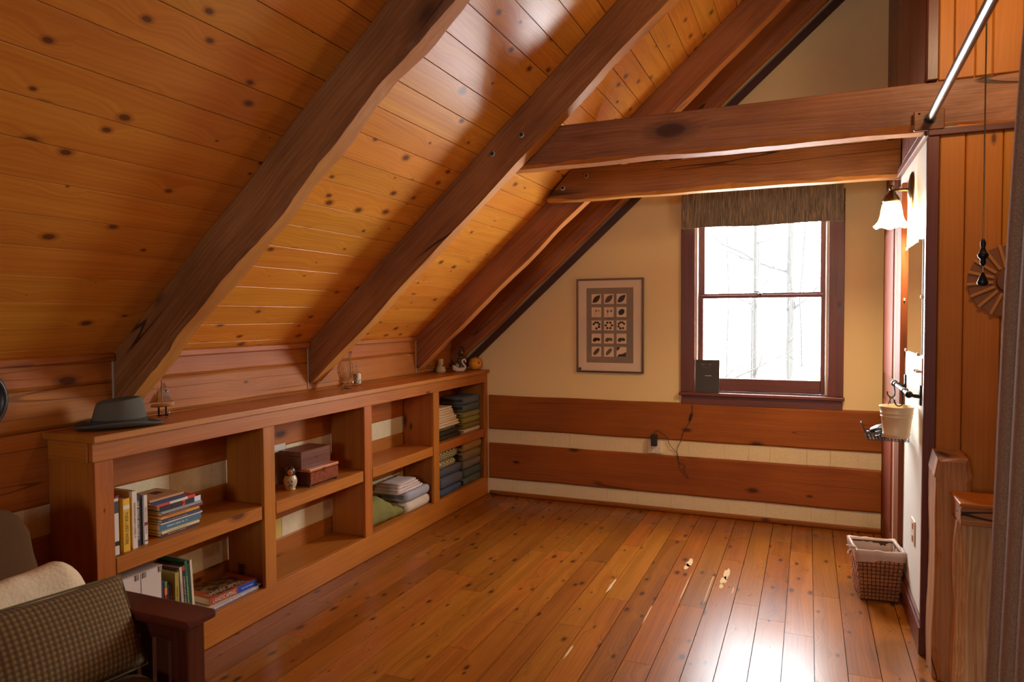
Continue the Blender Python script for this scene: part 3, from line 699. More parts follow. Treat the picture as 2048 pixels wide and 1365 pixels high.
lettering(cvL, '------------------------', cm(190, 200, 226), lm @ Vector((0, -.0014, .285*.22)), R3 @ Vector((0, 0, -1)), R3 @ Vector((1, 0, 0)), .09, .008)
pm_, nt_, B__ = nt_new('cover_photo'); g_ = G(nt_); P_ = g_.n('ShaderNodeTexCoord').outputs['Object']
g_.l(g_.mix(g_.mr(g_.noise(P_, 26, 4), .4, .62), srgb(44, 28, 18), srgb(150, 104, 60)), B__.inputs['Base Color']); B__.inputs['Roughness'].default_value = .3
obj('cover_photo', rbox(.20, .18, .0008, 0), pm_, cvL, lm @ Matrix.Translation((.0172, .10, .14)) @ Matrix.Rotation(math.pi/2, 4, 'Y'))
lettering(cvL, 'LANDSCAPING', cm(226, 200, 170), lm @ Vector((.0178, .04, .16)), R3 @ Vector((0, 0, -1)), R3 @ Vector((0, 1, 0)), .21, .035)

# ------------------------------------------------------------------ second bay: doll and boxes
dl = thing('nesting_doll', (-.108, -2.331, Z1), 'painted nesting doll with dark scarf beside the woven box', 'doll')
prof = [(0, 0), (.027, 0), (.028, .006), (.024, .009), (.031, .022), (.0365, .042), (.036, .058), (.030, .072), (.0255, .080)]
smooth(obj('doll_body', lathe(prof, 28, False), cm(198, 170, 130, .25), dl, Matrix.Translation((-.108, -2.331, Z1))))
prof = [(.0255, .080), (.0275, .09), (.028, .102), (.024, .117), (.014, .127), (0, .1295)]
smooth(obj('doll_head', lathe(prof, 28, False), cm(60, 48, 40, .25), dl, Matrix.Translation((-.108, -2.331, Z1))))
def blob(rx, ry, rz, n=16, m=8):
    return lathe([(math.sin(math.pi*i/m), -math.cos(math.pi*i/m)) for i in range(m+1)], n, False)
fdir = Vector((.62, -.78, 0)).normalized()
def dab(name, z, out, rx, rz, mat, side=0, parent=dl):
    p = Vector((-.108, -2.331, Z1+z)) + fdir*out + Vector((-fdir.y, fdir.x, 0))*side
    o = obj(name, blob(1, 1, 1), mat, parent, frame(p, fdir, (0, 0, 1)) @ Matrix.Diagonal((.004, rx, rz, 1)))
    return smooth(o)
fo = dab('doll_face', .099, .0255, .014, .016, cm(226, 160, 104, .3))
for sg in (-1, 1): dab('eye', .101, .0285, .002, .002, blk, sg*.005, fo)
dab('mouth', .091, .0285, .003, .0015, cm(170, 50, 40), 0, fo)
dab('apron_panel', .045, .0345, .021, .027, cm(214, 206, 190, .25))
for (sd2, zz) in ((-.009, .05), (.008, .052), (0, .038), (-.006, .028), (.008, .03)): dab('flower', zz, .038, .0045, .0045, cm(70, 50, 36), sd2)
wb_ = thing('woven_box', (-.12, -2.13, Z1), 'reddish woven-front wooden box with brass clasp on small feet', 'box')
box('box_body', -.205, -.037, -2.255, -2.003, Z1+.008, Z1+.082, M['mahog'], wb_, 'y', 'x', bv=.002)
wv = wood('woven_front', srgb(170, 84, 40), srgb(120, 52, 24), srgb(80, 32, 16), rough=.4, knots=0, bump=.3)
for i in range(25):
    for j in range(5):
        yy = -2.25 + .0098*i; zz = Z1+.014 + .0128*j
        box('weave_strip', -.0372, -.0342 if (i+j) % 2 else -.0352, yy+.0005, yy+.0093, zz, zz+.0122, wv, wb_, 'z', 'x', bv=.0012)
box('box_lid', -.207, -.034, -2.258, -2.0, Z1+.0822, Z1+.098, cm(190, 106, 44, .35), wb_, 'y', 'z', bv=.003, seg=2)
for (xx, yy) in ((-.195, -2.247), (-.195, -2.011), (-.047, -2.247), (-.047, -2.011)): box('foot', xx-.008, xx+.008, yy-.008, yy+.008, Z1, Z1+.0082, M['mahog'], wb_, bv=.002)
box('clasp', -.0345, -.031, -2.142, -2.126, Z1+.068, Z1+.090, M['brass'], wb_, 'z', 'x', bv=.001)
db = thing('lidded_box', (-.15, -2.15, Z1+.0985), 'plain dark brown lidded wooden box on top of the woven box', 'box')
ZB = Z1+.0984
box('box_body', -.232, -.078, -2.278, -2.02, ZB, ZB+.072, wood('walnut', srgb(118, 66, 44), srgb(88, 46, 30), srgb(50, 24, 16), rough=.35, knots=0, bump=.1), db, 'y', 'x', bv=.002)
box('box_lid', -.233, -.077, -2.279, -2.019, ZB+.0725, ZB+.098, bpy.data.materials['walnut'], db, 'y', 'z', bv=.003)
obj('keyhole', lathe([(0, 0), (.005, 0), (.005, .002), (0, .002)], 10, False), blk, db, frame((-.0785, -2.145, ZB+.05), (0, 1, 0), (1, 0, 0)))
cdv = tag(box('card', -.262, -.259, -2.36, -2.19, ZB-.097, ZB+.125, cm(206, 196, 180, .4), None, 'y', 'x', bv=.0005), 'grey card standing behind the dark wooden box', 'card')

# ------------------------------------------------------------------ folded linens
def folded(name, x0, x1, y0, y1, z0, h, mat, label, group, seed, layers=2, soft=.004, cat='towel'):
    """a cloth folded in layers; round fold faces +x, slit between layers shows at the sides"""
    prof = []; n = 6; r = h/2
    for i in range(n*2+1):
        t = -math.pi/2 + math.pi*i/(2*n); prof.append((x1 - r*.7 + r*.7*math.cos(t), r + r*math.sin(t)))
    top = [(x0+(x1-r-x0)*(1-k/6), h) for k in range(1, 7)]
    prof += top
    gap = h/layers
    for l in range(layers-1, 0, -1):
        zc = gap*l; prof += [(x0+.002*(l % 2), zc+.0022), (x0+.03, zc+.0018), (x1-r*.9, zc+.0006), (x1-r*.9, zc-.0006), (x0+.03, zc-.0018), (x0+.002*(l % 2), zc-.0022)]
    prof += [(x0+(x1-r-x0)*k/6, 0) for k in range(0, 7)]
    m_ = 12; bm = bmesh.new(); rings = []
    for j in range(m_+1):
        y = y0 + (y1-y0)*j/m_; e = min(j, m_-j); sh_ = (0.82 if e == 0 else .95 if e == 1 else 1)
        ring = []
        for (px_, pz_) in prof:
            dz = N3(px_*14, y*14, seed)*soft*(1 if pz_ > h*.3 else .2); dx = N3(y*11, pz_*25, seed+5)*soft*1.2
            zz = h/2 + (pz_-h/2)*sh_ if pz_ > .001 else (0 if e else .001)
            ring.append(bm.verts.new((px_+(dx if px_ > (x0+x1)/2 else 0) - (.006 if e == 0 else 0), y + N3(px_*9, pz_*9, seed+2)*soft*(1 if e == 0 else 0), z0+max(0, zz+dz if zz > .002 else 0))))
        rings.append(ring)
    k = len(prof)
    for A, B in zip(rings, rings[1:]):
        for i in range(k): bm.faces.new((A[i], B[i], B[(i+1) % k], A[(i+1) % k]))
    bm.faces.new(rings[0]); bm.faces.new(rings[-1][::-1])
    bmesh.ops.recalc_face_normals(bm, faces=bm.faces[:])
    bmesh.ops.translate(bm, verts=bm.verts, vec=(-(x0+x1)/2, -(y0+y1)/2, -z0))
    o = obj(name, bm, mat, None, Matrix.Translation(((x0+x1)/2, (y0+y1)/2, z0))); smooth(o)
    return tag(o, label, cat, group)
zz = Z0
for i, (h, c_, lb) in enumerate(((.06, (92, 98, 84), 'grey-green folded towel at the bottom of the five-towel stack'), (.066, (84, 92, 92), 'dark slate folded towel second in the five-towel stack'), (.07, (124, 112, 96), 'grey-brown folded towel in the middle of the five-towel stack'), (.075, (142, 118, 78), 'olive brown folded towel under the tan topmost one'), (.082, (170, 124, 66), 'tan folded towel on top of the five-towel stack'))):
    h *= .955; folded('folded_towel', -.25, -.030+.004*math.sin(i*2), -.37, -.058, zz, h, cmc(*c_), lb, 'towels in the last lower bay', i+1); zz += h+.0025
zz = Z0
for i, (h, c_, lb) in enumerate(((.055, (78, 90, 112), 'faded blue folded cloth at the bottom beside the towel stack'), (.085, (92, 96, 108), 'thick blue-grey folded cloth second from the bottom'), (.065, (88, 90, 98), 'slate blue folded cloth under the patterned ones'))):
    folded('folded_towel', -.25, -.02+.004*math.sin(i*2), -.80, -.44+.02*math.sin(i), zz, h, cmc(*c_), lb, 'cloths in the last lower bay', i+11); zz += h+.0018
m_pat, nt_, B__ = nt_new('zigzag_cloth'); g_ = G(nt_); P_ = g_.n('ShaderNodeTexCoord').outputs['Object']
s_ = g_.n('ShaderNodeSeparateXYZ'); g_.l(P_, s_.inputs[0])
zg = g_.math('PINGPONG', g_.math('MULTIPLY', s_.outputs[1], 38.), 1.); f_ = g_.math('SINE', g_.math('MULTIPLY', g_.math('ADD', g_.math('MULTIPLY', zg, .016), g_.math('ADD', s_.outputs[2], s_.outputs[0])), 380.))
g_.l(g_.mix(g_.mr(f_, -.3, .3), srgb(190, 176, 116), srgb(74, 70, 48)), B__.inputs['Base Color']); B__.inputs['Roughness'].default_value = .95
folded('folded_cloth', -.24, -.03, -.80, -.53, zz, .055, m_pat, 'olive cloth with small striped pattern under the zigzag one', 'cloths in the last lower bay', 15); zz += .057
folded('folded_cloth', -.24, -.03, -.81, -.50, zz, .07, m_pat, 'olive and cream zigzag cloth on top of the blue cloths', 'cloths in the last lower bay', 16)
zz = Z1
for i, (h, c_, lb) in enumerate(((.028, (214, 196, 164), 'white folded cloth under the green towels'), (.045, (128, 116, 62), 'dark olive towel in the upper bay stack'), (.045, (150, 142, 74), 'bright olive towel in the upper bay stack'), (.045, (146, 138, 82), 'yellow-green towel under the blue-grey towels'), (.058, (96, 106, 102), 'blue-grey folded towel below the topmost one'), (.062, (106, 114, 122), 'steel blue folded towel topping the upper stack'))):
    folded('folded_towel', -.26, -.045, -.335, -.045, zz, h, cmc(*c_), lb, 'towels in the last upper bay', i+21); zz += h+.0018
zz = Z1
for i, (h, c_, lb) in enumerate(((.030, (58, 50, 38), 'nearly black folded cloth at the bottom of the napkin pile'), (.034, (64, 56, 42), 'dark brown folded cloth in the napkin pile'), (.03, (120, 104, 70), 'olive grey folded cloth under the cream napkins'))):
    folded('folded_cloth', -.24, -.05-.01*i, -.80, -.40-.02*i, zz, h, cmc(*c_), lb, 'napkin pile in the last upper bay', i+31); zz += h+.0018
for i in range(8):
    folded('folded_napkin', -.23, -.04-.004*(i % 3)-.004*i, -.80+.006*i, -.43+.01*(i % 2)-.012*i, zz, .0165, cmc(226, 200, 160), 'cream folded napkin in the napkin pile', 'cream napkins in the last upper bay', 40+i, soft=.003, cat='napkin'); zz += .0185
# third bay, lower: blanket and sheets
folded('folded_sheet', -.24, -.03, -1.245, -.93, Z0, .075, cmc(214, 200, 178), 'cream folded sheet at the bottom beside the olive blanket', 'sheets beside the olive blanket', 51, cat='sheet')
folded('folded_sheet', -.24, -.03, -1.25, -.93, Z0+.0775, .068, cmc(170, 172, 182), 'pale blue-grey folded sheet above the cream sheet', 'sheets beside the olive blanket', 52, layers=3, cat='sheet')
for i in range(4):
    folded('folded_sheet', -.25+.005*i, -.05-.006*i, -1.33+.012*i, -1.0-.02*i, Z0+.148+.0172*i, .015, cmc(222, 204, 196), 'thin pinkish white cloth folded on the blue-grey sheet', 'pinkish cloths on the sheets', 55+i, soft=.006, cat='cloth')
bm = bmesh.new(); nu, nv = 26, 18; gr = []
for i in range(nu+1):
    u = i/nu; row_ = []
    for j in range(nv+1):
        t = 2*math.pi*j/nv; yl = -1.70 + .43*u
        hh = .20*(1-.55*u**2.2)*(.35+.65*min(1, math.sin(math.pi*min(1, u*1.1+.12))**.5 if u*1.1+.12 < 1 else .45))
        cx_, cz_ = -.145, hh/2
        ca, sa = math.cos(t), math.sin(t)
        ex = math.copysign(abs(ca)**.6, ca)*.112*(1-.12*u); ez = math.copysign(abs(sa)**.7, sa)*hh/2
        wob = .010*N3(u*5, ca*2+3, sa*2) ; p = Vector((cx_+ex+wob, yl+.006*N3(u*4, t, 2), Z0+max(.0, cz_+ez+(wob if sa > -.5 else 0))))
        row_.append(bm.verts.new(p))
    gr.append(row_)
for A, B in zip(gr, gr[1:]):
    for j in range(nv): bm.faces.new((A[j], A[j+1], B[j+1], B[j]))
bm.faces.new(gr[0][:-1]); bm.faces.new(gr[-1][:-1][::-1]); bmesh.ops.remove_doubles(bm, verts=bm.verts, dist=1e-5)
bmesh.ops.recalc_face_normals(bm, faces=bm.faces[:])
tag(smooth(obj('olive_blanket', bm, cmc(128, 122, 68))), 'olive green fleece blanket bundled on the lower shelf', 'blanket')

# ------------------------------------------------------------------ ornaments on the bookcase top
ht = thing('felt_hat', (-.115, -3.345, HS), 'dark grey felt hat lying on the bookcase end', 'hat', M=Matrix.Translation((-.115, -3.345, HS)) @ Matrix.Rotation(math.radians(62), 4, 'Z'))
HM = WM[ht.name]; felt = plain('grey_felt', srgb(100, 96, 86), .95, bump=.5, bscale=260, var=.12, spec=.1)
bm = bmesh.new(); n = 40; rings = []
for k, (rr, zo) in enumerate(((.62, .012), (.72, .0085), (.82, .006), (.92, .007), (.985, .011), (1.0, .014), (.985, .0165), (.9, .0125), (.8, .011), (.7, .0135), (.6, .017))):
    ring = []
    for i in range(n):
        t = 2*math.pi*i/n; ex, ey = .165*rr, .132*rr
        lift = .022*max(0, (rr-.62)/.38)**1.5*abs(math.sin(t))**2 - .004*max(0, (rr-.62)/.38)*math.cos(t)
        ring.append(bm.verts.new((ex*math.cos(t), ey*math.sin(t), max(.0005, zo+lift-.004))))
    rings.append(ring)
for A, B in zip(rings, rings[1:]):
    for i in range(n): bm.faces.new((A[i], A[(i+1) % n], B[(i+1) % n], B[i]))
smooth(obj('brim', bm, felt, ht, HM))
bm = bmesh.new(); rings = []
for k in range(9):
    u = k/8; ring = []
    for i in range(n):
        t = 2*math.pi*i/n; s_ = 1-.20*u**1.5
        pinch = 1-.16*u*max(0, math.cos(t))**3*(1+0)
        ring.append(bm.verts.new((.103*s_*math.cos(t), .083*s_*math.sin(t)*(1-.12*u*max(0, math.cos(t))), .012+u*(.098+.010*math.cos(t)))))
    rings.append(ring)
for q_, (s_, dz) in enumerate(((.72, .004), (.5, -.010), (.25, -.020), (.02, -.022))):
    rings.append([bm.verts.new((.103*s_*math.cos(2*math.pi*i/n)*.95, .083*s_*math.sin(2*math.pi*i/n), .110+.010*math.cos(2*math.pi*i/n)*s_+dz)) for i in range(n)])
for A, B in zip(rings, rings[1:]):
    for i in range(n): bm.faces.new((A[i], A[(i+1) % n], B[(i+1) % n], B[i]))
bm.faces.new(rings[-1]); smooth(obj('crown', bm, felt, ht, HM))
bm = bmesh.new(); rings = []
for (k, zz_) in ((1.004, .014), (1.02, .016), (1.01, .036), (.99, .036)): rings.append([bm.verts.new((.103*k*math.cos(2*math.pi*i/n)*(1-.01), .083*k*math.sin(2*math.pi*i/n)*.995, zz_)) for i in range(n)])
for A, B in zip(rings, rings[1:]):
    for i in range(n): bm.faces.new((A[i], A[(i+1) % n], B[(i+1) % n], B[i]))
smooth(obj('hat_band', bm, cmc(66, 62, 56), ht, HM))

# model sailboat, broadside to the room
BD = Vector((.62, .785, 0)).normalized(); BO = Vector((-.215, -3.05, HS))
def bp(u, v, z_): return BO + BD*u + Vector((-BD.y, BD.x, 0))*v + Vector((0, 0, z_))
sb = thing('model_sailboat', BO, 'small wooden model sailboat with white sail beside the hat', 'model boat')
bm = bmesh.new(); rings = []
for i in range(13):
    u = i/12; L = -.048+.096*u; wd = .013*math.sin(math.pi*min(1, .12+u*.9))**.6*(1 if u < .95 else .4); kz = .040+.003*u+(.012*(u-.8) if u > .8 else 0)
    rings.append([bm.verts.new(bp(L, v, z_)) for v, z_ in ((-wd, kz+.016), (-wd*.95, kz+.006), (-wd*.35, kz), (wd*.35, kz), (wd*.95, kz+.006), (wd, kz+.016))])
for A, B in zip(rings, rings[1:]):
    for i in range(6): bm.faces.new((A[i], A[(i+1) % 6], B[(i+1) % 6], B[i]))
bm.faces.new(rings[0]); bm.faces.new(rings[-1][::-1]); bmesh.ops.recalc_face_normals(bm, faces=bm.faces[:])
obj('hull', bm, cm(222, 180, 120, .35), sb)
obj('mast', tube([bp(-.004, 0, .055), bp(-.002, 0, .165)], .0018, 6), cm(90, 60, 36), sb)
obj('boom', tube([bp(-.002, 0, .068), bp(.040, 0, .066)], .0013, 6), cm(90, 60, 36), sb)
def sailmat(name, c_):
    m = bpy.data.materials.new(name); m.use_nodes = True; nt = m.node_tree; nt.nodes.clear(); g = G(nt)
    d_ = g.n('ShaderNodeBsdfDiffuse'); t_ = g.n('ShaderNodeBsdfTranslucent'); mx = g.n('ShaderNodeMixShader'); o_ = g.n('ShaderNodeOutputMaterial')
    d_.inputs[0].default_value = t_.inputs[0].default_value = (*c_, 1); mx.inputs[0].default_value = .5
    g.l(d_.outputs[0], mx.inputs[1]); g.l(t_.outputs[0], mx.inputs[2]); g.l(mx.outputs[0], o_.inputs[0]); return m
def sheet(pts, th_=.0012):
    bm = bmesh.new(); nv_ = Vector((-BD.y, BD.x, 0))*th_
    A = [bm.verts.new(p - nv_*.5) for p in pts]; B = [bm.verts.new(p + nv_*.5) for p in pts]
    bm.faces.new(A); bm.faces.new(B[::-1])
    for i in range(len(pts)): bm.faces.new((A[i], B[i], B[(i+1) % len(pts)], A[(i+1) % len(pts)]))
    bmesh.ops.recalc_face_normals(bm, faces=bm.faces[:]); return bm
ms = obj('main_sail', sheet([bp(.001, 0, .072), bp(.038, 0, .070), bp(.028, 0, .110), bp(.016, 0, .142), bp(.003, 0, .160)]), sailmat('white_sail', (.92, .9, .9)), sb)
for (za, zb, xe) in ((.104, .1055, .029), (.129, .130, .020), (.137, .138, .017), (.145, .146, .013)):
    obj('sail_batten', sheet([bp(.002, 0, za), bp(xe, 0, za), bp(xe, 0, zb), bp(.002, 0, zb)], .002), cm(90, 84, 110), ms)
for k in range(6): obj('sail_stripe', sheet([bp(.004+.0055*k, 0, .074), bp(.0048+.0055*k, 0, .074), bp(.0042+.0048*k, 0, .100), bp(.0034+.0048*k, 0, .100)], .0018), cm(150, 140, 160), ms)
obj('sail_emblem', sheet([bp(.004, 0, .121), bp(.011, 0, .119), bp(.0135, 0, .116), bp(.016, 0, .119), bp(.024, 0, .121), bp(.017, 0, .1145), bp(.0145, 0, .108), bp(.0125, 0, .108), bp(.012, 0, .1145)], .0022), blk, ms)
for k, (o_, h_) in enumerate(((-.010, .088), (-.022, .07), (-.034, .055))):
    obj('jib_sail', sheet([bp(o_-.022, 0, .062), bp(o_-.002+.004, 0, .064), bp(o_+.006, 0, .062+h_*.9)], .0012), cm(214, 160, 84, .8) if k else cm(206, 190, 160, .8), sb)
bm = bmesh.new(); addbox(bm, -.022, .022, -.012, .012, 0, .006); 
st = obj('stand', bm, cm(34, 28, 30, .4), sb, frame(BO, BD, (0, 0, 1)))
for u in (-.016, .014): obj('cradle', rbox(.008, .018, .0365, .001), cm(40, 34, 38, .4), sb, frame(bp(u, 0, .0235), BD, (0, 0, 1)))
cu_ = tag(obj('glass_cube', rbox(.034, .034, .030, .004, 2), M['clear'], None, Matrix.Translation((-.147, -3.085, HS+.0152)) @ Matrix.Rotation(.5, 4, 'Z')), 'small clear glass block in front of the model sailboat', 'ornament')
# cut-glass vase
vs_ = thing('glass_vase', (-.132, -1.79, HS), 'tall clear cut-glass vase on a short stem', 'vase')
prof = [(0, 0), (.033, 0), (.034, .004), (.014, .011), (.011, .018), (.017, .026), (.011, .034), (.019, .046), (.036, .072), (.047, .105), (.048, .135), (.042, .168), (.034, .198), (.036, .222), (.043, .232)]
prof2 = [(r-.004 if r > .012 else .001, z_+.003) for r, z_ in prof[7:]][::-1]
gv_ = lathe(prof + prof2, 24, False)
for i_, v_ in enumerate(gv_.verts):
    if v_.co.z > .04: k_ = 1 + (.018 if i_ % 2 else -.018); v_.co.x *= k_; v_.co.y *= k_
facet = plain('cut_glass', (.96, .95, .93), .03, 0, spec=.8, Transmission_Weight=1.0, IOR=1.45)
obj('bowl', gv_, facet, vs_, Matrix.Translation((-.132, -1.79, HS)))
bo_ = thing('scent_bottle', (-.205, -1.575, HS), 'small clear bottle with a paper label beside the glass vase', 'bottle')
BM_ = Matrix.Translation((-.205, -1.575, HS))
smooth(obj('bottle_glass', lathe([(0, 0), (.027, 0), (.029, .004), (.029, .082), (.024, .094), (.010, .104), (.009, .122), (.012, .124), (.012, .130), (.006, .131), (.006, .1), (.02, .09), (.025, .08), (.025, .006), (0, .006)], 20, False), M['clear'], bo_, BM_))
bm = bmesh.new(); pts = [(.0295*math.cos(t), .0295*math.sin(t)) for t in [math.radians(-95+i*14) for i in range(12)]]
A = [bm.verts.new((x_, y_, .016)) for x_, y_ in pts]; B = [bm.verts.new((x_, y_, .080)) for x_, y_ in pts]
for i in range(11): bm.faces.new((A[i], A[i+1], B[i+1], B[i]))
lm_, nt_, B__ = nt_new('bottle_label'); g_ = G(nt_); P_ = g_.n('ShaderNodeTexCoord').outputs['Object']
g_.l(g_.mix(g_.mr(g_.noise(P_, 60, 3), .45, .6), srgb(206, 190, 160), srgb(84, 88, 70)), B__.inputs['Base Color'])
obj('paper_label', bm, lm_, bo_, BM_)
smooth(obj('stopper', lathe([(0, .125), (.007, .125), (.008, .133), (.014, .140), (.013, .152), (.006, .162), (0, .164)], 16, False), M['clear'], bo_, BM_))
# bone-coloured neck vase
nv_ = thing('neck_vase', (-.226, -.40, HS), 'small cream stoneware vase with a leaning neck', 'vase')
smooth(obj('vase_body', lathe([(0, 0), (.036, 0), (.040, .01), (.039, .03), (.030, .048), (.021, .066), (.019, .09), (.023, .106), (.021, .108), (.016, .09), (.016, .07), (0, .05)], 24, False), plain('stoneware', srgb(206, 180, 130), .5, bscale=22, var=.25), nv_, Matrix.Translation((-.226, -.40, HS))))
for (dy_, z_) in ((-.008, .055), (.012, .03)):
    t_ = math.radians(-40); box('painted_patch', -.226+.030, -.226+.0385, -.40-.02+dy_, -.40-.008+dy_, HS+z_-.007, HS+z_+.007, cm(70, 52, 36), nv_, bv=.002)
ol = thing('oil_lamp', (-.165, -.165, HS), 'smoky glass oil lamp standing behind the white swan', 'lamp')
smooth(obj('font', lathe([(0, 0), (.034, 0), (.034, .008), (.016, .02), (.014, .05), (.03, .062), (.034, .078), (.028, .095), (.016, .102), (0, .102)], 20, False), cm(104, 84, 66, .25), ol, Matrix.Translation((-.165, -.165, HS))))
smooth(obj('burner', lathe([(0, .1), (.018, .1), (.020, .112), (.014, .120), (0, .120)], 16, False), M['brass'], ol, Matrix.Translation((-.165, -.165, HS))))
smooth(obj('chimney', lathe([(.016, .116), (.028, .136), (.029, .15), (.017, .178), (.019, .200), (.0175, .2), (.0155, .178), (.0275, .15), (.0265, .136), (.0145, .116)], 20, False), glassy('smoky_glass', (.88, .84, .76), .08, 1.4), ol, Matrix.Translation((-.165, -.165, HS))))
# swan
sw = thing('swan_dish', (-.095, -.325, HS), 'white ceramic swan dish with a curved neck', 'ornament')
SD = Vector((.80, .60, 0)); SN = Vector((-.60, .80, 0)); SO = Vector((-.095, -.325, HS)); por = plain('white_glaze', srgb(228, 216, 200), .25, bscale=30)
bm = bmesh.new(); rings = []
for i in range(15):
    u = i/14; L = -.056+.10*u; wd = .036*math.sin(math.pi*(.06+.9*u))**.7; top = .038+.020*(1-u)**3 + .006*math.sin(u*9)*(1-u); bot = .0 if .15 < u < .9 else .012
    rings.append([bm.verts.new(SO+SD*L+SN*(wd*ct_)+Vector((0, 0, bot+(top-bot)*(.5+.5*st_)))) for ct_, st_ in [(math.cos(2*math.pi*k/12), math.sin(2*math.pi*k/12)) for k in range(12)]])
for A, B in zip(rings, rings[1:]):
    for i in range(12): bm.faces.new((A[i], A[(i+1) % 12], B[(i+1) % 12], B[i]))
bm.faces.new(rings[0]); bm.faces.new(rings[-1][::-1]); bmesh.ops.recalc_face_normals(bm, faces=bm.faces[:])
smooth(obj('swan_body', bm, por, sw))
nk = [SO+SD*d_+Vector((0, 0, z_)) for d_, z_ in ((.036, .024), (.046, .034), (.044, .048), (.032, .062), (.022, .076), (.021, .090), (.030, .101), (.041, .101), (.048, .092), (.049, .082))]
smooth(obj('swan_neck', tube(nk, [.011, .010, .0085, .0075, .007, .007, .0072, .008, .0075, .006], 10), por, sw))
obj('swan_beak', tube([nk[-1], nk[-1]+SD*.002+Vector((0, 0, -.014))], [.005, .0015], 8), cm(214, 190, 150, .3), sw)
# pumpkin
pk = thing('pumpkin', (-.078, -.075, HS), 'small orange pumpkin at the end of the bookcase top', 'pumpkin')
bm = bmesh.new(); rings = []; n = 40
for i in range(13):
    ph = math.pi*(i/12); 
    rings.append([bm.verts.new(((.057*math.sin(ph)**.8)*(1-.05*abs(math.sin(4*t)))*math.cos(t) if 0 < i < 12 else 0.001*math.cos(t), (.057*math.sin(ph)**.8)*(1-.05*abs(math.sin(4*t)))*math.sin(t) if 0 < i < 12 else .001*math.sin(t), .0525-.0525*math.cos(ph))) for t in [2*math.pi*k/n for k in range(n)]])
for A, B in zip(rings, rings[1:]):
    for i in range(n): bm.faces.new((A[i], A[(i+1) % n], B[(i+1) % n], B[i]))
PM_ = Matrix.Translation((-.078, -.075, HS)); smooth(obj('pumpkin_flesh', bm, plain('pumpkin_skin', srgb(236, 156, 44), .4, bscale=18, var=.12), pk, PM_))
obj('stem', tube([(0, 0, .100), (.002, .001, .110), (.006, .002, .117)], [.008, .006, .007], 8), cm(120, 90, 46), pk, PM_)
box('carved_mark', -.078+.046, -.078+.056, -.112, -.100, HS+.056, HS+.066, cm(110, 56, 20), pk, bv=.002)

# ------------------------------------------------------------------ things on the gable wall
pf = thing('picture_frame', (1.06, -.001, 1.056), 'silver framed print of fifteen small leaf and seed images', 'picture')
x0, x1, z0, z1 = .795, 1.331, 1.056, 1.795; fm = plain('frame_metal', srgb(120, 104, 90), .28, .9)
box('frame_side', x0, x0+.014, -.026, -.001, z0, z1, fm, pf, 'z', '-y', bv=.002); box('frame_side', x1-.014, x1, -.026, -.001, z0, z1, fm, pf, 'z', '-y', bv=.002)
box('frame_rail', x0+.014, x1-.014, -.026, -.001, z0, z0+.014, fm, pf, 'x', '-y', bv=.002); box('frame_rail', x0+.014, x1-.014, -.026, -.001, z1-.014, z1, fm, pf, 'x', '-y', bv=.002)
mt = box('mat_board', x0+.013, x1-.013, -.014, -.002, z0+.013, z1-.013, cm(244, 226, 200, .8), pf, 'z', '-y', bv=0)
gs = box('grey_sheet', .876, 1.251, -.0152, -.0139, 1.134, 1.722, cm(150, 136, 122, .85), pf, 'z', '-y', bv=0)
tl_c = (cm(44, 36, 34, .8), cm(92, 80, 84, .8), cm(56, 58, 74, .8), cm(176, 120, 66, .8), cm(110, 98, 92, .8), cm(52, 60, 62, .8), cm(34, 24, 20, .8), cm(60, 48, 42, .8), cm(78, 76, 78, .8), cm(52, 34, 28, .8), cm(104, 96, 86, .8), cm(70, 70, 72, .8), cm(92, 80, 52, .8), cm(122, 112, 92, .8), cm(66, 62, 66, .8))
def flatshape(pts, cx, cz, s_, y):
    bm = bmesh.new(); bm.faces.new([bm.verts.new((cx+px_*s_, y, cz+pz_*s_)) for px_, pz_ in pts]); return bm
ell = lambda a_, b_, r_, ox=0, oy=0, n=14: [(ox+a_*math.cos(t)*math.cos(r_)-b_*math.sin(t)*math.sin(r_), oy+a_*math.cos(t)*math.sin(r_)+b_*math.sin(t)*math.cos(r_)) for t in [2*math.pi*k/n for k in range(n)]]
leaf = [(-.42, -.38), (-.36, -.08), (-.2, .2), (.08, .36), (.42, .40), (.36, .1), (.2, -.2), (-.05, -.36)]
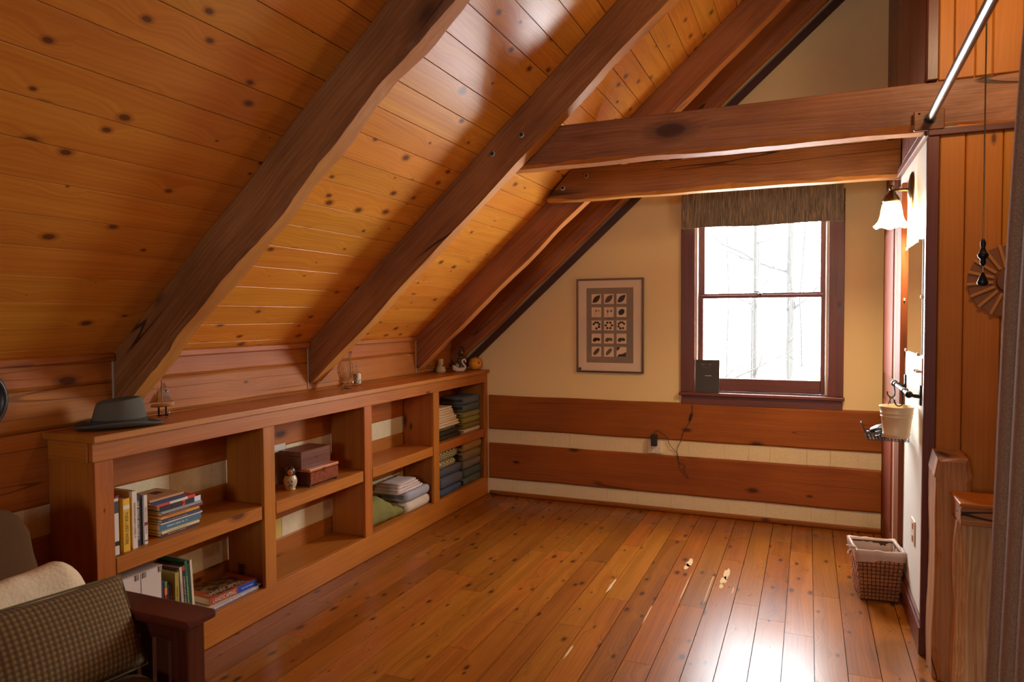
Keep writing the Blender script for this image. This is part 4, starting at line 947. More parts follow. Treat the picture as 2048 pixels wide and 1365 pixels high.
for r_ in range(5):
    for c_ in range(3):
        cx, cz = .957+.1005*c_, 1.635-.1035*r_; k = r_*3+c_
        ti = box('print_tile', cx-.039, cx+.039, -.0162, -.0151, cz-.039, cz+.039, cm(242, 222, 194, .8), gs, 'z', '-y', bv=0)
        shp = []
        if r_ == 0: shp = [leaf]
        elif r_ == 1: shp = [ell(.36, .28, .7)] if c_ == 2 else [ell(.12, .12, 0, -.05, .15), ell(.10, .07, 0, .25, .15), [(-.2, -.4), (-.17, -.4), (0, .1), (-.04, .1)]] if c_ == 0 else [ell(.10, .15, 0, -.12, .1), ell(.12, .12, 0, .25, .12), [(-.2, -.4), (-.17, -.4), (-.08, 0), (-.12, 0)]]
        elif r_ == 2:
            shp = [ell(.13, .12, 0, .32*math.cos(q), .32*math.sin(q)) for q in [math.radians(d_) for d_ in ((20, 65, 110, 155, 270, 330) if c_ == 0 else (0, 60, 120, 180, 240, 300) if c_ == 1 else (30, 70, 110, 150, 200, 250, 300))]]
        elif r_ == 3: shp = [ell(.26, .2, .6, -.15, -.12), ell(.2, .16, -.5, .2, -.08)]
        else: shp = [ell(.46, .2, .85)] if c_ < 2 else [[(-.5, .5), (-.1, .5), (-.4, .1), (-.5, .2)], [(.5, 0), (.1, -.2), (-.3, -.25), (-.45, -.5), (.5, -.5)]]
        bm = bmesh.new()
        for q in shp: bm.faces.new([bm.verts.new((cx+a_*.076, -.0166, cz+b_*.076)) for a_, b_ in q])
        for f in bm.faces:
            if f.normal.y > 0: f.normal_flip()
        o = obj('motif', bm, tl_c[k], None); col.objects.unlink(o); link(o, None, None) if False else None
        col.objects.link(o); o.parent = gs; o.matrix_basis = WM[gs.name].inverted(); o['kind'] = 'stuff'
smooth(obj('corner_seal', lathe([(0, 0), (.012, 0), (.012, .002), (0, .002)], 14, False), cm(84, 60, 44), pf, frame((.822, -.0142, 1.083), (1, 0, 0), (0, -1, 0))))
box('glazing', x0+.014, x1-.014, -.021, -.019, z0+.014, z1-.014, M['glass'], pf, 'z', '-y', bv=0)

# valance: cloth box over the window head
vl = thing('window_valance', (2.17, 0, 2.14), 'grey-brown streaked cloth valance box over the window', 'valance')
bm = bmesh.new(); n = 40
def vb(x): return 2.140 + .004*math.sin((x-1.628)*9) + .003*N3(x*6, 0, 2)
cols_ = [[], [], [], []]
for i in range(n+1):
    x = 1.628 + 1.081*i/n; yo = -.108 + .0025*N3(x*5, 1, 4)
    for k, (y_, z_) in enumerate(((yo, 2.392), (yo, vb(x)), (yo+.010, vb(x)), (yo+.010, 2.384))): cols_[k].append(bm.verts.new((x, y_, z_)))
for k in range(3):
    for i in range(n): bm.faces.new((cols_[k][i], cols_[k][i+1], cols_[k+1][i+1], cols_[k+1][i]))
for i in range(n): bm.faces.new((cols_[3][i], cols_[3][i+1], cols_[0][i+1], cols_[0][i]))
bm.faces.new([cols_[k][0] for k in range(4)]); bm.faces.new([cols_[k][n] for k in (3, 2, 1, 0)]); bmesh.ops.recalc_face_normals(bm, faces=bm.faces[:])
obj('front_panel', bm, M['valance'], vl)
for xa in (1.6275, 2.6985): box('side_return', xa, xa+.011, -.1, -.023, 2.142, 2.39, M['valance'], vl, 'z', 'x', bv=.001)
box('top_board', 1.628, 2.709, -.1, -.023, 2.381, 2.392, M['valance'], vl, 'x', 'z', bv=.001)
obj('hem', tube([(1.628+1.081*i/20, -.106, vb(1.628+1.081*i/20)) for i in range(21)], .004, 6), M['valance'], vl)

# dark book propped on the window stool
sbk = thing('propped_book', (1.81, -.02, .9305), 'dark grey book standing on the window stool against the sash', 'book')
SM = frame((1.81, -.040, .9305), (1, 0, 0), (0, 0, 1)) @ Matrix.Rotation(math.radians(-7), 4, 'X')
bc = cm(58, 56, 54, .6)
bm = bmesh.new(); addbox(bm, -.085, .085, -.007, -.005, 0, .243); addbox(bm, -.085, .085, .005, .007, 0, .243); addbox(bm, -.085, -.083, -.005, .005, 0, .243); bmesh.ops.remove_doubles(bm, verts=bm.verts, dist=1e-5)
cb = obj('cover', bm, bc, sbk, SM)
obj('pages', rbox(.164, .0096, .237, 0), M['paper'], sbk, SM @ Matrix.Translation((0, 0, .1215)))
def onbook(x, z): return SM @ Vector((x, -.0072, z))
R3 = SM.to_3x3(); rt, uu = R3 @ Vector((1, 0, 0)), R3 @ Vector((0, 0, 1))
marks(cb, cm(214, 206, 190), onbook(.004, .125), rt, uu, .045, .006, 3)
marks(cb, cm(112, 102, 104), onbook(-.01, .208), rt, uu, .075, .012, 5)
marks(cb, cm(96, 78, 80), onbook(-.01, .185), rt, uu, .06, .010, 6)

# outlet, charger and cord
ou = thing('surge_outlet', (1.425, -.006, .5), 'ivory multi-socket outlet plate on the chinking', 'outlet')
box('faceplate', 1.372, 1.478, -.034, -.0062, .452, .548, M['ivory'], ou, 'x', '-y', bv=.004, seg=2)
for (cx, cz) in ((1.39, .534), (1.39, .512), (1.39, .490), (1.39, .468), (1.452, .49), (1.452, .468), (1.43, .468)):
    for dx_ in (-.005, .005): box('socket_slot', cx+dx_-.0014, cx+dx_+.0014, -.0348, -.0338, cz-.004, cz+.004, blk, ou, 'z', '-y', bv=0)
ca = thing('charger', (1.421, -.04, .51), 'black power adapter plugged in with a thin dangling cord', 'charger')
box('adapter', 1.398, 1.444, -.072, -.0345, .508, .596, M['black'], ca, 'z', '-y', bv=.006, seg=2)
cpts = [(1.424, -.055, .596), (1.425, -.055, .618), (1.445, -.045, .628), (1.478, -.035, .606), (1.52, -.030, .57), (1.525, -.026, .535), (1.55, -.022, .50), (1.585, -.020, .462), (1.595, -.020, .44), (1.60, -.028, .395), (1.628, -.028, .382), (1.648, -.028, .372), (1.64, -.028, .342), (1.672, -.028, .285), (1.66, -.028, .285), (1.615, -.028, .338), (1.602, -.028, .39), (1.588, -.022, .455), (1.59, -.020, .50), (1.612, -.022, .545), (1.628, -.030, .60), (1.648, -.030, .65), (1.68, -.030, .695), (1.683, -.030, .715)]
def spline(P, k=5):
    P = [Vector(p) for p in P]; out = []
    for i in range(len(P)-1):
        p0, p1, p2, p3 = P[max(i-1, 0)], P[i], P[i+1], P[min(i+2, len(P)-1)]
        for j in range(k):
            t = j/k; out.append(.5*((2*p1)+(p2-p0)*t+(2*p0-5*p1+4*p2-p3)*t*t+(3*p1-p0-3*p2+p3)*t**3))
    return out+[P[-1]]
obj('cord', tube(spline(cpts), .0019, 6), M['black'], ca)
obj('inline_switch', tube([(1.683, -.030, .712), (1.687, -.031, .722), (1.697, -.031, .766), (1.700, -.030, .776)], [.003, .009, .009, .003], 8), M['black'], ca)
obj('upper_cord', tube(spline([(1.70, -.03, .776), (1.702, -.03, .80), (1.700, -.028, .833)]), .0019, 6), M['black'], ca)

# ------------------------------------------------------------------ things on the right wall
lp = thing('wall_lamp', (XR, -1.32, 2.13), 'lit brass wall sconce with a white bell glass shade', 'lamp')
LX, LY, LZ = 2.878, -1.32, 0
smooth(obj('backplate', lathe([(0, 0), (.052, 0), (.052, .006), (.043, .014), (.026, .02), (.018, .024), (0, .024)], 28, False, 1, 1.75), M['brass'], lp, frame((XR, LY, 2.125), (0, 1, 0), (-1, 0, 0))))
obj('arm', tube(spline([(XR-.02, LY, 2.128), (XR-.05, LY, 2.130), (LX+.015, LY, 2.128), (LX, LY, 2.125)]), .0075, 10), M['brass'], lp)
LM = Matrix.Translation((LX, LY, 0))
smooth(obj('fitter', lathe([(0, 2.128), (.012, 2.128), (.016, 2.118), (.030, 2.102), (.041, 2.080), (.041, 2.070), (.036, 2.070), (0, 2.078)], 24, False), M['brass'], lp, LM))
smooth(obj('finial', lathe([(0, 2.126), (.007, 2.128), (.012, 2.138), (.0125, 2.146), (.008, 2.155), (0, 2.158)], 16, False), M['brass'], lp, LM))
shm = bpy.data.materials.new('lit_opal_glass'); shm.use_nodes = True; nt_ = shm.node_tree; nt_.nodes.clear(); g_ = G(nt_)
em = g_.n('ShaderNodeEmission'); em.inputs[0].default_value = (1, .80, .52, 1); em.inputs[1].default_value = 14
tr = g_.n('ShaderNodeBsdfTranslucent'); tr.inputs[0].default_value = (.95, .88, .74, 1)
ad_ = g_.n('ShaderNodeAddShader'); g_.l(em.outputs[0], ad_.inputs[0]); g_.l(tr.outputs[0], ad_.inputs[1])
oo = g_.n('ShaderNodeOutputMaterial'); g_.l(ad_.outputs[0], oo.inputs[0])
bm = bmesh.new(); n = 32; prof = [(.036, 2.074), (.043, 2.055), (.048, 2.03), (.052, 2.0), (.060, 1.975), (.073, 1.955), (.080, 1.946), (.077, 1.946), (.070, 1.956), (.057, 1.976), (.049, 2.0), (.045, 2.03), (.040, 2.054), (.033, 2.073)]
rings = [[bm.verts.new((r_*(1+.04*math.cos(6*t)*max(0, (2.0-z_)/.055))*math.cos(t), r_*(1+.04*math.cos(6*t)*max(0, (2.0-z_)/.055))*math.sin(t), z_+.006*math.cos(6*t)*max(0, (1.96-z_)/.014))) for t in [2*math.pi*i/n for i in range(n)]] for r_, z_ in prof]
for A, B in zip(rings, rings[1:]):
    for i in range(n): bm.faces.new((A[i], A[(i+1) % n], B[(i+1) % n], B[i]))
smooth(obj('glass_shade', bm, shm, lp, LM))
bl = bpy.data.lights.new('sconce_bulb', 'POINT'); bl.energy = 85; bl.color = (1, .70, .38); bl.shadow_soft_size = .03
bo2 = bpy.data.objects.new('sconce_bulb', bl); link(bo2, Matrix.Translation((LX, LY, 1.985)), lp)

mi = thing('wall_mirror', (XR, -1.4, 1.31), 'frameless rectangular mirror held by clips under the sconce', 'mirror')
box('mirror_glass', XR-.007, XR-.001, -1.712, -1.105, 1.315, 1.842, M['mirror'], mi, 'z', '-x', bv=.001)
for (y_, z_) in ((-1.18, 1.842), (-1.62, 1.842), (-1.18, 1.315), (-1.62, 1.315), (-1.105, 1.58), (-1.712, 1.58)):
    box('mirror_clip', XR-.011, XR-.0002, y_-.008, y_+.008, z_-.008, z_+.008, M['ivory'], mi, 'z', '-x', bv=.002)
sp = thing('switch_plate', (XR, -1.64, 1.18), 'tan wall plate with two switch toggles beside the mirror', 'switch')
box('plate', XR-.008, XR-.0002, -1.765, -1.60, 1.178, 1.303, M['tanplate'], sp, 'z', '-x', bv=.003)
for y_ in (-1.72, -1.645): box('toggle', XR-.026, XR-.008, y_-.005, y_+.005, 1.235, 1.247, M['ivory'], sp, 'x', '-x' if False else 'z', bv=.002)
po = thing('power_outlet', (XR, -1.52, .4), 'pale outlet plate low on the white wall', 'outlet')
box('plate', XR-.006, XR-.0002, -1.585, -1.47, .395, .515, cm(226, 206, 186, .4), po, 'z', '-x', bv=.003)
for z_ in (.425, .485): box('socket', XR-.009, XR-.006, -1.55, -1.515, z_-.016, z_+.016, cm(196, 150, 112, .4), po, 'z', '-x', bv=.004)
# hook rail
hr = thing('hook_rail', (XR, -1.43, 1.12), 'steel rail on black iron brackets under the mirror', 'rail')
RXB, RZB = XR-.052, 1.135
for y_ in (-1.155, -1.70):
    br = box('bracket_plate', XR-.008, XR-.0002, y_-.018, y_+.018, 1.085, 1.185, M['iron'], hr, 'z', '-x', bv=.006, seg=2)
    obj('bracket_arm', tube(spline([(XR-.006, y_, 1.125), (XR-.03, y_, 1.128), (RXB, y_, RZB)]), [.009]*5+[.008]*5+[.012], 8), M['iron'], br)
    smooth(obj('end_knob', lathe([(0, -.014), (.012, -.012), (.017, 0), (.012, .012), (0, .014)], 14, False), M['iron'], br, frame((RXB, y_ + (-.018 if y_ < -1.4 else .018), RZB), (1, 0, 0), (0, 1, 0))))
obj('bar', tube([(RXB, -1.70, RZB), (RXB, -1.155, RZB)], .0095, 12), M['chrome'], hr)
def hook(y_, x_off=0, label='black double hook on the steel rail above the bucket', drop=.07):
    h = thing('rail_hook', (RXB, y_, RZB-drop), label, 'hook', 'hooks on the steel rail')
    pts = [(RXB+.012, y_, RZB+.002), (RXB+.009, y_, RZB+.0115), (RXB, y_, RZB+.0125), (RXB-.010, y_, RZB+.011), (RXB-.013, y_, RZB), (RXB-.010, y_, RZB-.03), (RXB-.012, y_, RZB-drop), (RXB-.028, y_, RZB-drop-.008), (RXB-.042, y_, RZB-drop+.004), (RXB-.044, y_, RZB-drop+.016)]
    obj('hook_wire', tube(spline(pts, 4), .0032, 7), M['iron'], h)
    smooth(obj('hook_tip', lathe([(0, -.005), (.005, 0), (0, .005)], 10, False), M['iron'], h, Matrix.Translation((RXB-.044, y_, RZB-drop+.018))))
    return h
hook(-1.585, drop=.062)
hook(-1.26, label='black hook on the steel rail holding the wire basket', drop=.055)
# bucket hanging below
BX, BY, BZ0, BZ1 = 2.884, -1.60, .918, 1.066
bu = thing('hanging_bucket', (BX, BY, BZ0), 'small cream enamel bucket hanging from the rail', 'bucket')
prof = [(0, 0), (.056, 0), (.0575, .012), (.0595, .014), (.0595, .017), (.058, .019), (.066, .096), (.0685, .098), (.0685, .102), (.0668, .104), (.0680, .112), (.0702, .114), (.0702, .118), (.0685, .12), (.072, .142), (.075, .146), (.0745, .149), (.071, .147), (.056, .006), (0, .006)]
smooth(obj('bucket_body', lathe(prof, 36, False), plain('cream_enamel', srgb(226, 206, 168), .35, bscale=20), bu, Matrix.Translation((BX, BY, BZ0))))
obj('bucket_hanger', tube(spline([(BX-.03, BY+.064, 1.066), (BX-.015, BY+.05, 1.10), (RXB-.035, -1.585, 1.0695), ], 5), .002, 6), M['iron'], bu)
# wire basket
wk = thing('wire_basket', (2.85, -1.33, .868), 'black wire basket hanging behind the cream bucket', 'basket')
wx0, wx1, wy0, wy1, wz = 2.775, 2.955, -1.44, -1.20, .872
def wire(a_, b_, r_=.0016, nm='wire'): return obj(nm, tube([a_, b_], r_, 5), M['iron'], wk)
for i in range(13):
    x_ = wx0+(wx1-wx0)*i/12; wire((x_, wy0, wz), (x_, wy1, wz))
for i in range(9):
    y_ = wy0+(wy1-wy0)*i/8; wire((wx0, y_, wz), (wx1, y_, wz))
for z_, ex in ((wz+.018, .004), (wz+.036, .008)):
    obj('rim_wire', tube([(wx0-ex, wy0-ex, z_), (wx1, wy0-ex, z_), (wx1, wy1+ex, z_), (wx0-ex, wy1+ex, z_), (wx0-ex, wy0-ex, z_)], .0018, 5), M['iron'], wk)
for i in range(13):
    x_ = wx0+(wx1-wx0)*i/12; wire((x_, wy0, wz), (x_, wy0-.008, wz+.036))
for i in range(9):
    y_ = wy0+(wy1-wy0)*i/8; wire((wx0, y_, wz), (wx0-.008, y_, wz+.036))
obj('basket_handle', tube(spline([(wx0-.008, wy0-.006, wz+.036), (wx0-.03, wy0+.03, wz+.085), (wx0-.01, wy1-.05, wz+.055), (wx0-.008, wy1, wz+.036)]), .0022, 6), M['iron'], wk)
obj('basket_handle', tube(spline([(wx1, wy0+.02, wz+.036), (RXB-.02, -1.30, 1.0), (RXB-.034, -1.262, 1.074)], 4), .002, 6), M['iron'], wk)
hb = thing('hair_brush', (2.83, -1.30, .905), 'black paddle hair brush lying in the wire basket', 'hairbrush')
HBM = frame((2.832, -1.31, .914), (.75, .2, .35), (-.30, -.25, .9))
smooth(obj('brush_head', lathe([(0, -.008), (.9, -.008), (1, 0), (.9, .008), (0, .008)], 24, False), M['black'], hb, HBM @ Matrix.Diagonal((.044, .032, 1, 1))))
obj('brush_handle', tube([HBM @ Vector((.035, 0, 0)), HBM @ Vector((.07, 0, 0)), HBM @ Vector((.095, 0, 0))], [.007, .009, .008], 8), cm(190, 170, 150, .35), hb)
eg = thing('coiled_cable', (2.84, -1.38, .885), 'tangled thin black cable lying in the wire basket', 'cable')
random.seed(21); pts = []
for i in range(26):
    t = i*.9; pts.append((2.845+.05*math.cos(t)*(.6+.4*math.sin(i*1.7)), -1.375+.045*math.sin(t)*(.7+.3*math.cos(i*2.3)), .880+.010+.010*math.sin(i*1.3)+.0006*i))
obj('cable', tube(spline(pts, 3), .0028, 6), M['black'], eg)
pc = tag(obj('metal_tin', lathe([(0, 0), (.026, 0), (.026, .012), (.024, .014), (0, .014)], 20, False), M['chrome'], None, Matrix.Translation((2.81, -1.235, .8742))), 'small round shiny tin in the wire basket', 'tin')

# ------------------------------------------------------------------ wastebasket
ROT = math.radians(7); WC = Vector((2.838, -1.192, 0)); WMx = Matrix.Translation(WC) @ Matrix.Rotation(ROT, 4, 'Z')
wk2 = thing('wastebasket', WC, 'square woven splint wastebasket with a plastic liner', 'wastebasket')
def half(z): return .088 + .024*z/.265
bm = bmesh.new(); rows_, cols2 = 13, 10
for side in range(4):
    ca_, sa_ = math.cos(side*math.pi/2), math.sin(side*math.pi/2)
    def P3(u, v, o):
        h_ = half(v); x_, y_ = u*h_, -h_-o
        return Vector((x_*ca_-y_*sa_, x_*sa_+y_*ca_, v))
    for i in range(cols2):
        for j in range(rows_):
            u0, u1 = -1+2*i/cols2, -1+2*(i+1)/cols2; v0, v1 = .004+.258*j/rows_, .004+.258*(j+1)/rows_
            o_ = .008 if (i+j) % 2 else .0; gu, gv2 = .012, .0015
            q = [P3(u0+gu, v0+gv2, -.001), P3(u1-gu, v0+gv2, -.001), P3(u1-gu, v1-gv2, -.001), P3(u0+gu, v1-gv2, -.001)]
            um, vm = (u0+u1)/2, (v0+v1)/2; w_ = (u1-u0)*.36
            tq = [P3(um-w_, v0+gv2*2, .0015+o_*.4), P3(um+w_, v0+gv2*2, .0015+o_*.4), P3(um+w_, v1-gv2*2, .0015+o_*.4), P3(um-w_, v1-gv2*2, .0015+o_*.4)]
            a_ = [bm.verts.new(p) for p in q]; b_ = [bm.verts.new(p) for p in tq]
            bm.faces.new(b_)
            for k in range(4): bm.faces.new((a_[k], a_[(k+1) % 4], b_[(k+1) % 4], b_[k]))
splint = wood('basket_splint', srgb(176, 116, 68), srgb(126, 74, 40), srgb(80, 40, 20), rough=.6, knots=0, flat=False, bump=.3)
wv2 = obj('weave', bm, splint, wk2, WMx); wv2['kind'] = 'stuff'
bm = bmesh.new(); rings = []
for (z_, k) in ((.001, -.004), (.262, -.004), (.262, -.010), (.006, -.010)):
    h_ = half(z_)+k; rings.append([bm.verts.new((sx_*h_, sy_*h_, z_)) for sx_, sy_ in ((-1, -1), (1, -1), (1, 1), (-1, 1))])
for A, B in zip(rings, rings[1:]):
    for i in range(4): bm.faces.new((A[i], A[(i+1) % 4], B[(i+1) % 4], B[i]))
bm.faces.new(rings[0]); bm.faces.new(rings[-1]); bmesh.ops.recalc_face_normals(bm, faces=bm.faces[:])
obj('basket_shell', bm, cm(70, 38, 20, .8), wk2, WMx)
bm = bmesh.new(); n = 64; rings = []
def sq(t, h_):
    c_, s_ = math.cos(t), math.sin(t); k = 1/max(abs(c_), abs(s_)); return Vector((c_*k*h_, s_*k*h_, 0))
for (z_, off) in ((.03, -.017), (.15, -.014), (.25, -.011), (.268, -.008), (.275, .001), (.268, .009), (.245, .0095), (.222, .0085)):
    ring = []
    for i in range(n):
        t = 2*math.pi*i/n; wob = N3(math.cos(t)*4, math.sin(t)*4, z_*12)
        p = sq(t, half(min(z_, .265))+off+.004*abs(wob)); p.z = z_+.007*wob*(1 if z_ > .2 else .2) - (.012*max(0, math.sin(t*2)) if z_ < .23 and off > 0 else 0)
        ring.append(bm.verts.new(p))
    rings.append(ring)
for A, B in zip(rings, rings[1:]):
    for i in range(n): bm.faces.new((A[i], A[(i+1) % n], B[(i+1) % n], B[i]))
lin = plain('liner_plastic', srgb(206, 178, 160), .3, bscale=30, bump=.3, Alpha=.72)
smooth(obj('bag_liner', bm, lin, wk2, WMx))
bm = bmesh.new()
for k, dz in enumerate((.0, .012, -.008, .02)):
    addtube(bm, spline([Vector((-.112, -.07-.004*k, .272)), Vector((-.128, -.085-.004*k, .276+dz*.3)), Vector((-.14-.006*k, -.10, .268+dz)), Vector((-.15-.004*k, -.108-.006*k, .262+dz*1.6))], 3), [.006, .005, .004, .004, .004, .004, .003, .003, .002, .0015], 5)
kt = obj('bag_knot', bm, lin, wk2, WMx); kt['kind'] = 'stuff'

# ------------------------------------------------------------------ stair post, handrail, rod, curtain, wall fan
ps = thing('stair_post', (3.04, -2.02, 0), 'rough hewn log newel post at the stair opening', 'post')
me = hewn(.955, .19, .125, 61, amp=.009, cham=(.016, .016, .02, .02), n=26)
for v in me.vertices:      # weathered, shouldered top
    if v.co.x > .87: v.co.x -= .05*abs((v.co.y-.09)/.1)**2; v.co.z = -.0625+(v.co.z+.0625)*(1-.25*(v.co.x-.87)/.08)
obj('post_timber', me, M['post'], ps, frame((3.100, -1.90, 0), (0, 0, 1), (1, 0, 0)))
me = hewn(.70, .13, .165, 67, amp=.016, cham=(.03, .03, .03, .03), n=30)
obj('split_log', me, M['postpale'], ps, frame((3.195, -2.095, 0), (0, 0, 1), (1, 0, 0)))
hd = thing('handrail', (3.12, -2.2, .70), 'short varnished handrail block resting on the split log', 'handrail')
box('rail_block', 3.03, 3.45, -2.30, -2.10, .705, .775, M['post'], hd, 'x', 'z', bv=.004)
box('rail_cap', 3.025, 3.455, -2.305, -2.095, .7752, .790, M['bwood'], hd, 'x', 'z', bv=.003)
# wall fan of thin slats
wf = thing('slat_wall_fan', (3.262, YC-.03, 1.64), 'round wall ornament of pale wooden slats on a dark disc', 'ornament')
FC = Vector((3.262, YC-.019, 1.638))
obj('disc', lathe([(0, 0), (.148, 0), (.148, .008), (0, .008)], 40, False), cm(134, 78, 40, .6), wf, frame(FC, (1, 0, 0), (0, -1, 0)))
for i in range(18):
    t = 2*math.pi*i/18+.08; dr = Vector((math.cos(t), 0, math.sin(t)))
    obj('slat', rbox(.095, .012, .006, .001), cm(186, 124, 52, .6), wf, frame(FC+dr*.105+Vector((0, -.0112, 0)), dr, (0, -1, 0)))
obj('hub', lathe([(0, 0), (.05, 0), (.045, .012), (0, .014)], 24, False), cm(120, 70, 38, .5), wf, frame(FC+Vector((0, -.008, 0)), (1, 0, 0), (0, -1, 0)))
# rod
rd = thing('curtain_rod', (2.96, -1.90, 2.33), 'chrome curtain rod in a wooden block on the collar beam', 'rod')
box('rod_block', 2.905, 3.02, -1.885, -1.866, 2.288, 2.375, M['beam'], rd, 'x', '-y', bv=.004)
obj('screw', lathe([(0, 0), (.005, 0), (.004, .002), (0, .002)], 10, False), M['iron'], rd, frame((2.925, -1.885, 2.36), (1, 0, 0), (0, -1, 0)))
def rodp(y): return Vector((2.966+(y+1.88)*.0280, y, 2.337+(y+1.88)*.0094))
obj('rod_tube', tube([rodp(-1.886), rodp(-5.2)], .0165, 20), M['chrome'], rd); smooth(rd.children[-1])
obj('socket_ring', lathe([(.0175, 0), (.023, 0), (.023, .006), (.0175, .006)], 20, False), M['iron'], rd, frame(rodp(-1.886), (1, 0, 0), (0, -1, 0)))
# curtain
cu = thing('curtain', rodp(-3.9), 'brown-grey fabric curtain gathered on the chrome rod', 'curtain')
bm = bmesh.new(); NU, NV = 140, 26; g1 = []; 
for i in range(NU+1):
    s_ = i/NU; col_ = []
    for j in range(NV+1):
        v_ = j/NV; z_ = 2.30*(1-v_)+.015
        y_ = -3.60 + .33*v_**.6*(1-s_)**1.0 - .95*s_
        r0 = rodp(y_); ph = s_*2*math.pi*8.5
        x_ = r0.x + (.022+.020*v_)*math.sin(ph+.5*math.sin(v_*2)) + .01*N3(s_*9, v_*2, 5) + .0
        y_ += .012*math.sin(ph*2+1)
        col_.append(Vector((x_, y_, z_)))
    g1.append(col_)
A = [[bm.verts.new(p) for p in c_] for c_ in g1]; B = [[bm.verts.new(p+Vector((.003, 0, 0))) for p in c_] for c_ in g1]
for i in range(NU):
    for j in range(NV):
        bm.faces.new((A[i][j], A[i+1][j], A[i+1][j+1], A[i][j+1])); bm.faces.new((B[i][j], B[i][j+1], B[i+1][j+1], B[i+1][j]))
for j in range(NV): bm.faces.new((A[0][j], A[0][j+1], B[0][j+1], B[0][j])); bm.faces.new((A[NU][j], B[NU][j], B[NU][j+1], A[NU][j+1]))
smooth(obj('drape', bm, stripes('curtain_cloth', srgb(168, 132, 104), srgb(140, 108, 84), (300, 300, 300)), cu))
for k in range(8):
    y_ = -3.64-.12*k
    obj('curtain_ring', tube([rodp(y_)+Vector((.022*math.cos(t), 0, .022*math.sin(t)-.004)) for t in [2*math.pi*q/16 for q in range(17)]], .0022, 6), M['steel'], cu)
# ceiling fan with lamp bowl above the stair opening; only its pull chains hang into view
cf = thing('ceiling_fan', (3.25, -2.75, 3.0), 'ceiling fan light with long pull chain and dark finials', 'ceiling fan')
FX_, FY_ = 3.16, -2.66
obj('downrod', tube([(FX_, FY_, 3.25), (FX_, FY_, ZK+PSL*(FX_+D)-.01)], .012, 10), M['brass'], cf)
smooth(obj('motor', lathe([(0, 3.04), (.08, 3.04), (.12, 3.08), (.12, 3.18), (.07, 3.24), (.02, 3.26), (0, 3.26)], 28, False), M['brass'], cf, Matrix.Translation((FX_, FY_, 0))))
for k in range(5):
    t = 2*math.pi*k/5+.3; dr = Vector((math.cos(t), math.sin(t), 0))
    obj('blade', rbox(.42, .11, .008, .003), M['shelf'], cf, frame(Vector((FX_, FY_, 3.10))+dr*.34, dr, (0, .12, 1)))
gb = bpy.data.materials.new('lit_bowl'); gb.use_nodes = True; B__ = gb.node_tree.nodes['Principled BSDF']; B__.inputs['Emission Color'].default_value = (1, .72, .42, 1); B__.inputs['Emission Strength'].default_value = 5
smooth(obj('lamp_bowl', lathe([(0, 2.93), (.05, 2.94), (.09, 2.97), (.105, 3.01), (.1, 3.035), (0, 3.035)], 28, False), gb, cf, Matrix.Translation((FX_, FY_, 0))))
fb = bpy.data.lights.new('fan_bulb', 'POINT'); fb.energy = 34; fb.color = (1, .72, .42); fb.shadow_soft_size = .09
fo2 = bpy.data.objects.new('fan_bulb', fb); link(fo2, Matrix.Translation((FX_, FY_, 2.80)), cf)
CX, CY_ = 3.027, -2.60
obj('pull_chain', tube(spline([(FX_-.07, FY_, 3.04), (CX+.02, CY_-.01, 2.98), (CX, CY_, 2.9), (CX, CY_, 1.62)], 4), .0022, 6), M['brass'], cf)
smooth(obj('chain_finial', lathe([(0, -.04), (.004, -.04), (.009, -.03), (.008, -.018), (.015, -.010), (.017, -.002), (.012, .004), (.006, .02), (.009, .035), (.004, .05), (0, .052)], 16, False), M['iron'], cf, Matrix.Translation((CX, CY_, 1.70))))
smooth(obj('chain_finial', lathe([(0, -.028), (.013, -.026), (.017, -.018), (.009, .004), (.004, .016), (0, .018)], 16, False), M['iron'], cf, Matrix.Translation((CX, CY_, 1.622))))

# ------------------------------------------------------------------ sofa
sf = thing('sofa', (.3, -4.6, 0), 'mission style sofa with brown cushions and dark wooden arms', 'sofa')
MH = M['mahog']; brn = plain('brown_upholstery', srgb(92, 64, 40), .95, bump=.5, bscale=240, var=.12, spec=.1)
for (ya, yb) in ((-3.885, -3.765), (-5.75, -5.63)):
    box('arm_rest', -.12, .835, ya, yb, .585, .612, MH, sf, 'x', 'z', bv=.010, seg=3)
    for (xa, xb) in ((.735, .805), (-.10, -.03)): box('arm_post', xa, xb, ya+.03, yb-.022, 0, .5845, MH, sf, 'z', 'x', bv=.004)
    box('arm_rail', -.03, .735, ya+.045, yb-.04, .10, .17, MH, sf, 'x', 'y', bv=.003); box('arm_rail', -.03, .735, ya+.045, yb-.04, .52, .5845, MH, sf, 'x', 'y', bv=.003)
    for k in range(11): box('arm_slat', -.02+.067*k, .03+.067*k, ya+.052, yb-.048, .1702, .5198, MH, sf, 'z', 'y', bv=.002)
box('front_rail', .745, .785, -5.65, -3.855, .14, .26, MH, sf, 'y', 'x', bv=.003)
box('seat_deck', -.09, .744, -5.65, -3.88, .22, .26, MH, sf, 'y', 'z', bv=.002)
box('back_rail', -.10, -.06, -5.65, -3.86, .5, .60, MH, sf, 'y', 'x', bv=.003)
def cushion(sx, sy, sz, p=4.5, puff=.10, seed=1, nz=.006):
    bm = bmesh.new(); bmesh.ops.create_cube(bm, size=2); bmesh.ops.subdivide_edges(bm, edges=bm.edges[:], cuts=11, use_grid_fill=True)
    for v in bm.verts:
        c_ = v.co; d_ = (abs(c_.x)**p+abs(c_.y)**p+abs(c_.z)**p)**(1/p); q = c_/d_
        q = q*(1+nz*N3(q.x*3, q.y*3, q.z*3+seed)/.05*.2)
        v.co = Vector((q.x*sx/2, q.y*sy/2, q.z*sz/2*(1+puff*(1-q.x**2)*(1-q.y**2))))
    return bm
